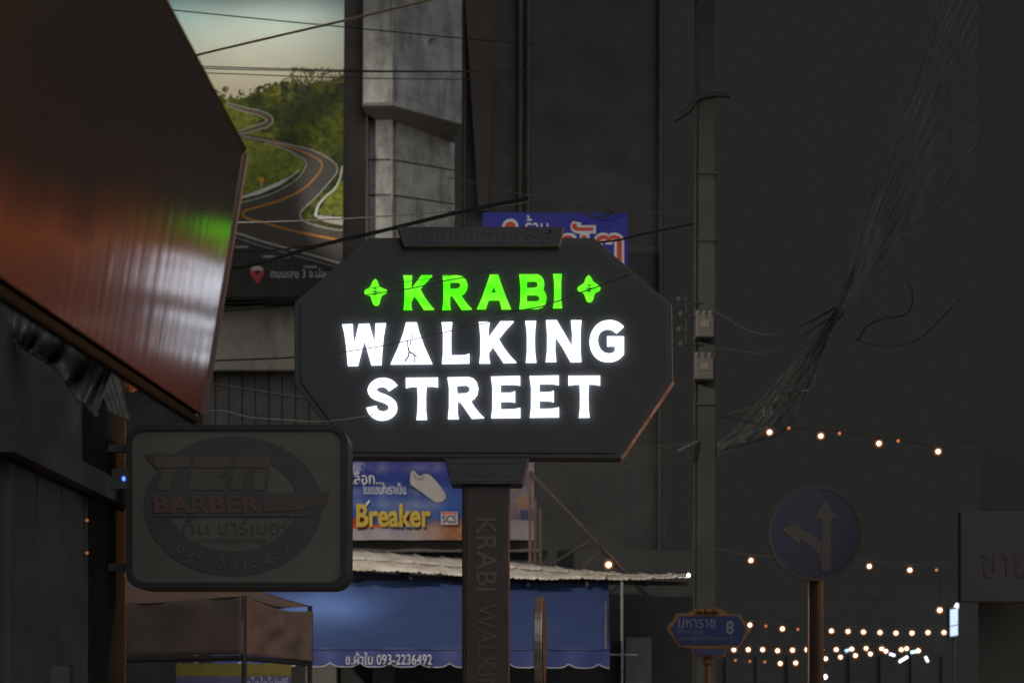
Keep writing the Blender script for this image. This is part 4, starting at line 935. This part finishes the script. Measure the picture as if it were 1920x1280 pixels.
# ---------------------------------------------------------------- cables
def cable(label, pts, r, mat, group=None, k=8):
    c = [P(*p) for p in pts]; L = c[0]
    q = MB(); q.tube(spline(c, k), r, 5)
    for i, v in enumerate(q.v): q.v[i] = v-L
    o = mk('cable', q.v, q.f, mat); o.location = L
    tag(o, label, 'cable', group); return o
cable('blurred tan cable slanting up across the billboard sky', [(150, 168, 6.9), (345, 110, 6.6), (650, 38, 6.2), (800, 2, 6.0), (900, -22, 5.9)], .0052, m_cable_tan)
cable('thin black cable sloping down across the billboard sky', [(150, 2, 20), (280, 15, 20), (560, 43, 20.5), (865, 72, 21), (1000, 84, 21.5)], .0088, m_rubber)
g2 = 'parallel black cables over the billboard treetops'
for dy in (0, 4): cable('one of two touching black cables level with the billboard treetops', [(150, 118+dy, 22), (350, 124+dy, 22), (640, 132+dy*.6, 22), (866, 134+dy*.2, 22), (1000, 135, 22)], .0085, m_rubber, g2)
cable('lowest thin black cable just above the billboard treetops', [(150, 128, 22), (360, 136, 22), (640, 146, 22), (866, 149, 22), (1000, 150, 22)], .0075, m_rubber, g2)
cable('thick black cable rising from the billboard caption to the top plaque', [(380, 505, 13), (470, 497, 13), (600, 460, 13), (720, 432, 13), (860, 398, 13), (990, 372, 13)], .018, m_rubber)
cable('thin black cable crossing the billboard road', [(400, 418, 17), (560, 414, 17), (740, 404, 17), (960, 384, 17), (1060, 360, 17)], .008, m_rubber)
cable('thin black cable sagging to the left shoulder of the octagonal sign', [(380, 470, 14), (500, 470, 14), (640, 452, 14), (760, 424, 14)], .007, m_rubber)
g3 = 'black cables crossing the beige wall band'
for i, (a, b_) in enumerate(((561, 560), (569, 563), (578, 566), (583, 572))): cable('one of four black cables bunched along the top of the beige wall band', [(300, a+4, 15), (420, a, 15), (560, b_, 15), (700, b_-9, 15)], .008, m_rubber, g3, 5)
cable('single black cable drooping across the lower beige wall band', [(300, 678, 15), (400, 676, 15), (550, 670, 15), (700, 660, 15)], .0085, m_rubber)
cable('dark cable sloping down across the grey brown shutters', [(340, 712, 16), (440, 726, 16), (560, 744, 16), (680, 752, 16)], .009, m_rubber)
cable('pale thin cable sagging just above the barber sign', [(384, 770, 8.6), (420, 770, 8.6), (470, 782, 8.6), (540, 787, 8.6), (606, 790, 8.6), (700, 778, 8.6)], .0028, m_cable_grey)
m_cable_red = M('red brown cable', (.16, .085, .06), .6, var=.2, bump=0)
cable('thin red brown cable across the word WALKING', [(560, 672, 8.55), (650, 659, 8.55), (718, 648, 8.55), (790, 633, 8.55), (850, 619, 8.55), (900, 608, 8.55), (1000, 580, 8.55)], .0026, m_cable_red)
cable('thin dark cable under the letters B and I of the sign', [(930, 590, 8.6), (997, 578, 8.6), (1022, 573, 8.6), (1037, 567, 8.6), (1053, 562, 8.6), (1090, 548, 8.6), (1125, 536, 8.6), (1180, 515, 8.6)], .0036, m_rubber)
cable('thin dark cable across the letters K and R of the sign', [(640, 563, 8.6), (688, 553, 8.6), (726, 547, 8.6), (757, 543, 8.6), (792, 536, 8.6), (831, 527, 8.6), (870, 520, 8.6), (930, 506, 8.6)], .0030, m_rubber)
cable('hair thin dark cable above the letter K of the sign', [(690, 541, 8.65), (757, 529, 8.65), (808, 522, 8.65), (870, 512, 8.65)], .0014, m_rubber)
cable('faint grey cable dipping over the blue shop sign', [(840, 334, 25), (880, 340, 25), (960, 360, 25), (1060, 376, 25), (1180, 396, 25), (1280, 400, 25)], .009, m_dark)
cable('looped black cable on the top edge of the blue shop sign', [(1080, 385, 25.7), (1094, 400, 25.7), (1120, 408, 25.7), (1145, 402, 25.7), (1155, 388, 25.7)], .02, m_rubber)
cable('black cable passing behind the right shoulder of the sign', [(1110, 456, 15), (1160, 450, 15), (1200, 440, 15), (1300, 420, 15)], .011, m_rubber)
# fan of grey cables
J = (1572, 582, 16.0)
m_cable_dim = M('cable painted dim', (.13, .13, .127), .6, var=.4, bump=0)  # darker copy of the fan cable, dimness below the knot painted in
m_cable_fan = M('cable painted lit', (.55, .55, .54), .5, var=.6, scale=1.6, bump=0)  # paler copy for the upper strands, light on them painted in
fg = 'grey cables fanning out at the right'
rr = random.Random(3)
tops = [(1764, -14), (1781, -5), (1806, 30), (1815, 44), (1830, 80), (1834, 120), (1842, 150), (1825, 240), (1820, 280), (1808, 305), (1796, 4), (1772, -10), (1790, -8), (1800, 8), (1826, 60), (1845, 95), (1840, 105), (1852, 100), (1822, 262), (1815, 272), (1812, 290), (1816, 322), (1812, 330), (1776, 20), (1838, 180), (1832, 214), (1768, 60)]
for i, (x, y) in enumerate(tops):
    jx, jy = J[0]+rr.uniform(-7, 9), J[1]+rr.uniform(-8, 10)
    ex, ey = 1440+rr.uniform(-50, 30), 775+rr.uniform(-20, 50)
    mx_, my_ = (x+jx)/2-rr.uniform(4, 22), (y+jy)/2+rr.uniform(6, 26)
    cable('pale grey cable fanning up from the cable knot to the right wall', [(x+60, y-110, 10.5), (x, y, 11.5), (mx_, my_, 13.5), (jx, jy, 16)], rr.choice((.005, .006, .008, .011)), m_cable_fan, fg, 6)
    if i % 2 == 0:
        cable('dim grey cable running down from the cable knot to the utility pole', [(jx+3, jy-6, 15.9), ((jx+ex)/2-rr.uniform(-8, 14), (jy+ey)/2+rr.uniform(0, 14), 18), (ex, ey, 19.5), (1345, 838+rr.uniform(-12, 16), 20.9)],
              rr.choice((.006, .008, .010)), m_cable_dim, 'dim grey cables below the knot', 6)
lg = 'slack cable loops by the utility pole'
cable('upper slack cable loop sagging from pole to cable knot', [(1336, 582, 20.8), (1360, 594, 20), (1400, 618, 19), (1445, 627, 18), (1500, 612, 17), (1570, 575, 16)], .010, m_pole, lg)
cable('lower slack cable loop sagging from pole to cable knot', [(1340, 652, 20.8), (1390, 658, 19.5), (1430, 662, 18.4), (1480, 644, 17.4), (1565, 590, 16)], .008, m_pole, lg)
cable('thick pale cable curling up right of the cable knot', [(1572, 584, 16), (1588, 600, 15.9), (1605, 638, 15.8), (1625, 612, 15.6), (1655, 598, 15.4), (1700, 588, 15), (1712, 556, 14.8), (1700, 520, 14.6)], .010, m_cable_dim)
cable('thin cable trailing away right of the cable knot', [(1606, 636, 15.8), (1630, 644, 15.6), (1680, 648, 15.4), (1730, 630, 15), (1800, 560, 14.5)], .006, m_cable_dim)
cable('thick grey cable bowing up to the right from the knot', [(1574, 582, 16), (1600, 578, 15.5), (1640, 552, 14.6), (1664, 522, 14.2), (1700, 440, 13)], .012, m_cable_grey)
cable('rust coloured rod crossing the lower end of the cable fan', [(1365, 776, 19), (1428, 760, 18.6), (1500, 742, 18.2), (1590, 722, 17.8)], .008, m_col)
cable('small hanging cable coil under the rust coloured rod', [(1434, 764, 18.5), (1432, 776, 18.5), (1440, 782, 18.5), (1447, 776, 18.5), (1445, 762, 18.5)], .009, m_cable_dim)
cable('sagging cable tail below the cable fan', [(1530, 700, 18.2), (1520, 730, 18.2), (1480, 732, 18.4), (1450, 752, 18.6)], .008, m_cable_dim)
for i in range(6):
    cable('dim slack cable strung behind the octagonal sign to the pole', [(1150, 842+i*9-30*(i % 2), 22), (1220, 836+i*8, 21.6), (1300, 832+i*6-10*(i % 2), 21.2), (1345, 838+i*3, 20.9)], .007, m_pole, 'dim slack cables low on the utility pole', 5)

# ---------------------------------------------------------------- string lights
def string(label, D, pts, rc, cab):
    L = P(cab[0][0], cab[0][1], D)
    s = thing('string_light', label, 'string light', L, 'string lights across the street')
    cp = [P(x, y, D) for x, y in cab]
    q = MB(); q.tube(spline(cp, 5), .006 if D < 18 else .009, 5); q.build('cord', m_cord, s)
    for x, y, k in pts:
        bulb(s, P(x, y, D), rc*(.6 if k == 'dim' else .88), k)
def cab_of(pts, dy, ext=60):
    c = [(x, y-dy) for x, y, k in pts]
    return [(c[0][0]-ext, c[0][1]-dy-6)]+c+[(c[-1][0]+ext, c[-1][1]-dy)]
p1 = [(1443, 810, 'lit'), (1479, 802, 'dim'), (1539, 817, 'lit'), (1574, 812, 'dim'), (1648, 831, 'lit'), (1684, 826, 'dim'), (1759, 846, 'lit')]
string('highest string of warm bulbs above the round traffic sign', 15.0, p1, .027, cab_of([p for p in p1 if p[2] == 'lit'], 12, 90))
p2 = [(1408, 1050, 'lit'), (1480, 1053, 'lit'), (1556, 1057, 'lit'), (1630, 1061, 'lit'), (1706, 1068, 'lit'), (1756, 1068, 'dim')]
string('string of warm bulbs running behind the round traffic sign', 20.0, p2, .032, cab_of(p2, 10, 80))
p3 = [(1406, 1171, 'lit'), (1436, 1173, 'dim'), (1467, 1178, 'lit'), (1496, 1179, 'dim'), (1559, 1182, 'lit'), (1590, 1183, 'lit'), (1619, 1184, 'lit'), (1650, 1185, 'lit'), (1680, 1186, 'lit'), (1710, 1186, 'lit'), (1740, 1185, 'lit'), (1770, 1185, 'lit')]
string('string of warm bulbs level with the street name panel', 27.0, p3, .041, cab_of(p3, 9, 40))
p4 = [(x, y, k) for x, y, k in ((1376, 1217, 'lit'), (1403, 1217, 'lit'), (1430, 1217, 'lit'), (1458, 1219, 'lit'), (1486, 1218, 'lit'), (1513, 1217, 'lit'), (1543, 1217, 'dim'), (1568, 1217, 'lit'), (1597, 1216, 'lit'), (1624, 1215, 'lit'), (1653, 1215, 'lit'), (1690, 1217, 'lit'), (1722, 1219, 'lit'))]
string('densest string of warm bulbs level with the lower street name plaque', 31.0, p4, .046, cab_of(p4, 9, 40))
p5 = [(1297, 1234, 'dim'), (1379, 1237, 'dim'), (1406, 1239, 'dim'), (1434, 1240, 'dim'), (1463, 1243, 'lit'), (1492, 1242, 'lit'), (1548, 1234, 'lit'), (1576, 1231, 'lit'), (1604, 1228, 'lit'), (1632, 1225, 'lit'), (1661, 1220, 'lit'), (1700, 1215, 'lit')]
string('lowest string with several dim bulbs rising to the right', 28.5, p5, .041, cab_of(p5, 9, 30))
def lone(name, label, p, kind, rc, drop):
    t_ = thing(name, label, 'lamp', p); bulb(t_, p, rc, kind)
    q = MB(); q.tube([p+Vector((0, 0, rc*2.2)), p+Vector((0, .0, drop))], .008, 5); q.build('cord', m_rubber, t_)
lone('hanging_bulb', 'single white bulb hanging low behind the traffic sign pole', P(1547, 1268, 30), 'white', .05, .55)
lone('hanging_bulb', 'single warm bulb hanging beside the glowing box sign', P(1762, 1143, 26), 'lit', .04, .6)
def tube_lamp(label, a, b_, D, col, r=.035):
    p, q_ = P(*a, D), P(*b_, D); t_ = thing('led_tube', label, 'lamp', p)
    q = MB(); q.tube([p, q_], r, 8); q.build('tube', EM('led tube '+label[:12], col, 2.2), t_)
    q = MB(); q.tube([p+Vector((0, .05, .05)), q_+Vector((0, .05, .05))], r*.8, 6); q.build('fitting', m_black, t_)
tube_lamp('short blue white LED tube among the densest bulbs', (1585, 1220), (1594, 1218), 34, (.4, .7, 1))
tube_lamp('slanted cool white LED tube over the far stall', (1686, 1240), (1702, 1230), 36, (.85, .93, 1))
tube_lamp('pale violet LED tube beside the slanted tube', (1668, 1225), (1678, 1228), 36, (.7, .72, 1))
tube_lamp('teal white LED tube over the far stall', (1708, 1222), (1722, 1220), 36, (.5, .9, .95))
tube_lamp('upright cool white LED tube at the far stall', (1735, 1230), (1740, 1240), 36, (.8, .9, 1))
bxs = thing('glowing_box_sign', 'small glowing bluish white box sign far down the market street', 'sign', P(1789, 1192, 33))
MB().prism([[(1782, 1142), (1796, 1140), (1796, 1190), (1782, 1192)]], 33, .15).build('lit_face', EM('bluish lit acrylic', (.55, .68, 1), 1.2), bxs)
MB().prism([[(1780, 1138), (1798, 1136), (1798, 1194), (1780, 1196)]], 33.02, .2).build('case', m_black, bxs)
q = MB(); q.tube([P(1793, 1138, 33), P(1795, 1130, 33)], [.06, .03], 6); q.build('top_light', EM('bluish top light', (.85, .92, 1), 1.6), bxs)
q = MB(); q.tube([Vector((X(1789, 33.2), 33.15, 0)), P(1789, 1190, 33.15)], .04, 8); q.build('post', m_black, bxs)

# ---------------------------------------------------------------- right-hand buildings
rw = thing('right_wall', 'dark olive wall of the shop at the right edge', 'building', (3.4, 8.2, .12))
MB().hexa([(X(1834, 8), 8, .12), (4.3, 8, .12), (4.3, 8.5, .12), (X(1834, 8.5)+.02, 8.5, .12)], [(X(1834, 8), 8, 9), (4.3, 8, 9), (4.3, 8.5, 9), (X(1834, 8.5)+.02, 8.5, 9)]).build('wall', M('olive dark render', (.092, .09, .08), .9, var=.12, scale=1, bump=.1), rw)
us = thing('unlit_box_sign', 'unlit olive grey box sign with faint red letters on the right wall', 'shop sign', P(1880, 1130, 7.6))
bevel(MB().prism([[(1800, 958), (2000, 956), (2000, 1130), (1800, 1128)]], 7.6, .05).build('box', M('unlit olive acrylic', (.088, .086, .078), .6, var=.08, scale=2, bump=.02), us), .01)
text('ขายยา', (1842, 1038, 1990, 1082), 7.6, text_c('faint red letters', (.10, .07, .07)), us)
MB().box((X(1850, 7.9), 7.651, Z(1040, 7.9)), (X(1960, 7.9), 7.998, Z(1030, 7.9))).build('bracket_arm', m_black, us)
m_far = M('dim far render', (.105, .105, .102), .9, var=.15, scale=1)
fb = thing('market_building', 'dark low buildings closing the far end of the market street', 'building', (X(1600, 60), 62, 0))
MB().box((X(1250, 60), 60, 0), (X(1840, 60), 70, Z(1120, 60))).build('wall', m_far, fb)
MB().box((X(1240, 60), 59.98, Z(1120, 60)), (X(1848, 60), 70.4, Z(1108, 60))).build('roof_slab', m_far, fb)
for i in range(8): MB().box((X(1360+i*58, 59.9), 59.85, .3), (X(1395+i*58, 59.9), 59.998, 3.2)).build('shutter', m_far, fb)

# ---------------------------------------------------------------- street lamps of the place (outside the frame or hidden)
def street_lamp(label, base, head, energy, col, aimdir, cone, wattcol):
    s = thing('street_lamp', label, 'street lamp', base)
    q = MB(); q.tube([Vector(base), Vector((base[0], base[1], head[2]-.25))], [.09, .06], 10); q.build('pole', m_steel, s)
    q = MB(); q.tube(spline([Vector((base[0], base[1], head[2]-.25)), Vector(((base[0]+head[0])/2, (base[1]+head[1])/2, head[2]+.12)), Vector(head)+Vector((0, 0, .08))], 5), .04, 8); q.build('arm', m_steel, s)
    h = Vector(head)
    MB().hexa([h+Vector((-.3, -.12, 0)), h+Vector((.3, -.12, 0)), h+Vector((.3, .12, 0)), h+Vector((-.3, .12, 0))], [h+Vector((-.2, -.07, .12)), h+Vector((.2, -.07, .12)), h+Vector((.2, .07, .12)), h+Vector((-.2, .07, .12))]).build('head', m_steel, s)
    MB().box(tuple(h+Vector((-.22, -.09, -.03))), tuple(h+Vector((.22, .09, -.004)))).build('lens', EM('lens '+label[:10], wattcol, 6), s)
    lo_ = light('lamp_light', 'SPOT', h+Vector((0, 0, -.06)), energy, col, s, spot_size=math.radians(cone), spot_blend=.7, shadow_soft_size=.12)
    aim(lo_, aimdir)
street_lamp('warm white street lamp behind the orange fascia panel', (-4.9, 14.2, .0), (-4.0, 14.6, 8.6), 2600, (1, .9, .76), (.55, 1, -.5), 95, (1, .9, .76))
street_lamp('orange sodium street lamp on the right pavement', (7.0, 9.0, .12), (6.0, 9.03, 5.4), 2000, (1, .46, .17), (-7, -4.2, -2.6), 104, (1, .5, .2))
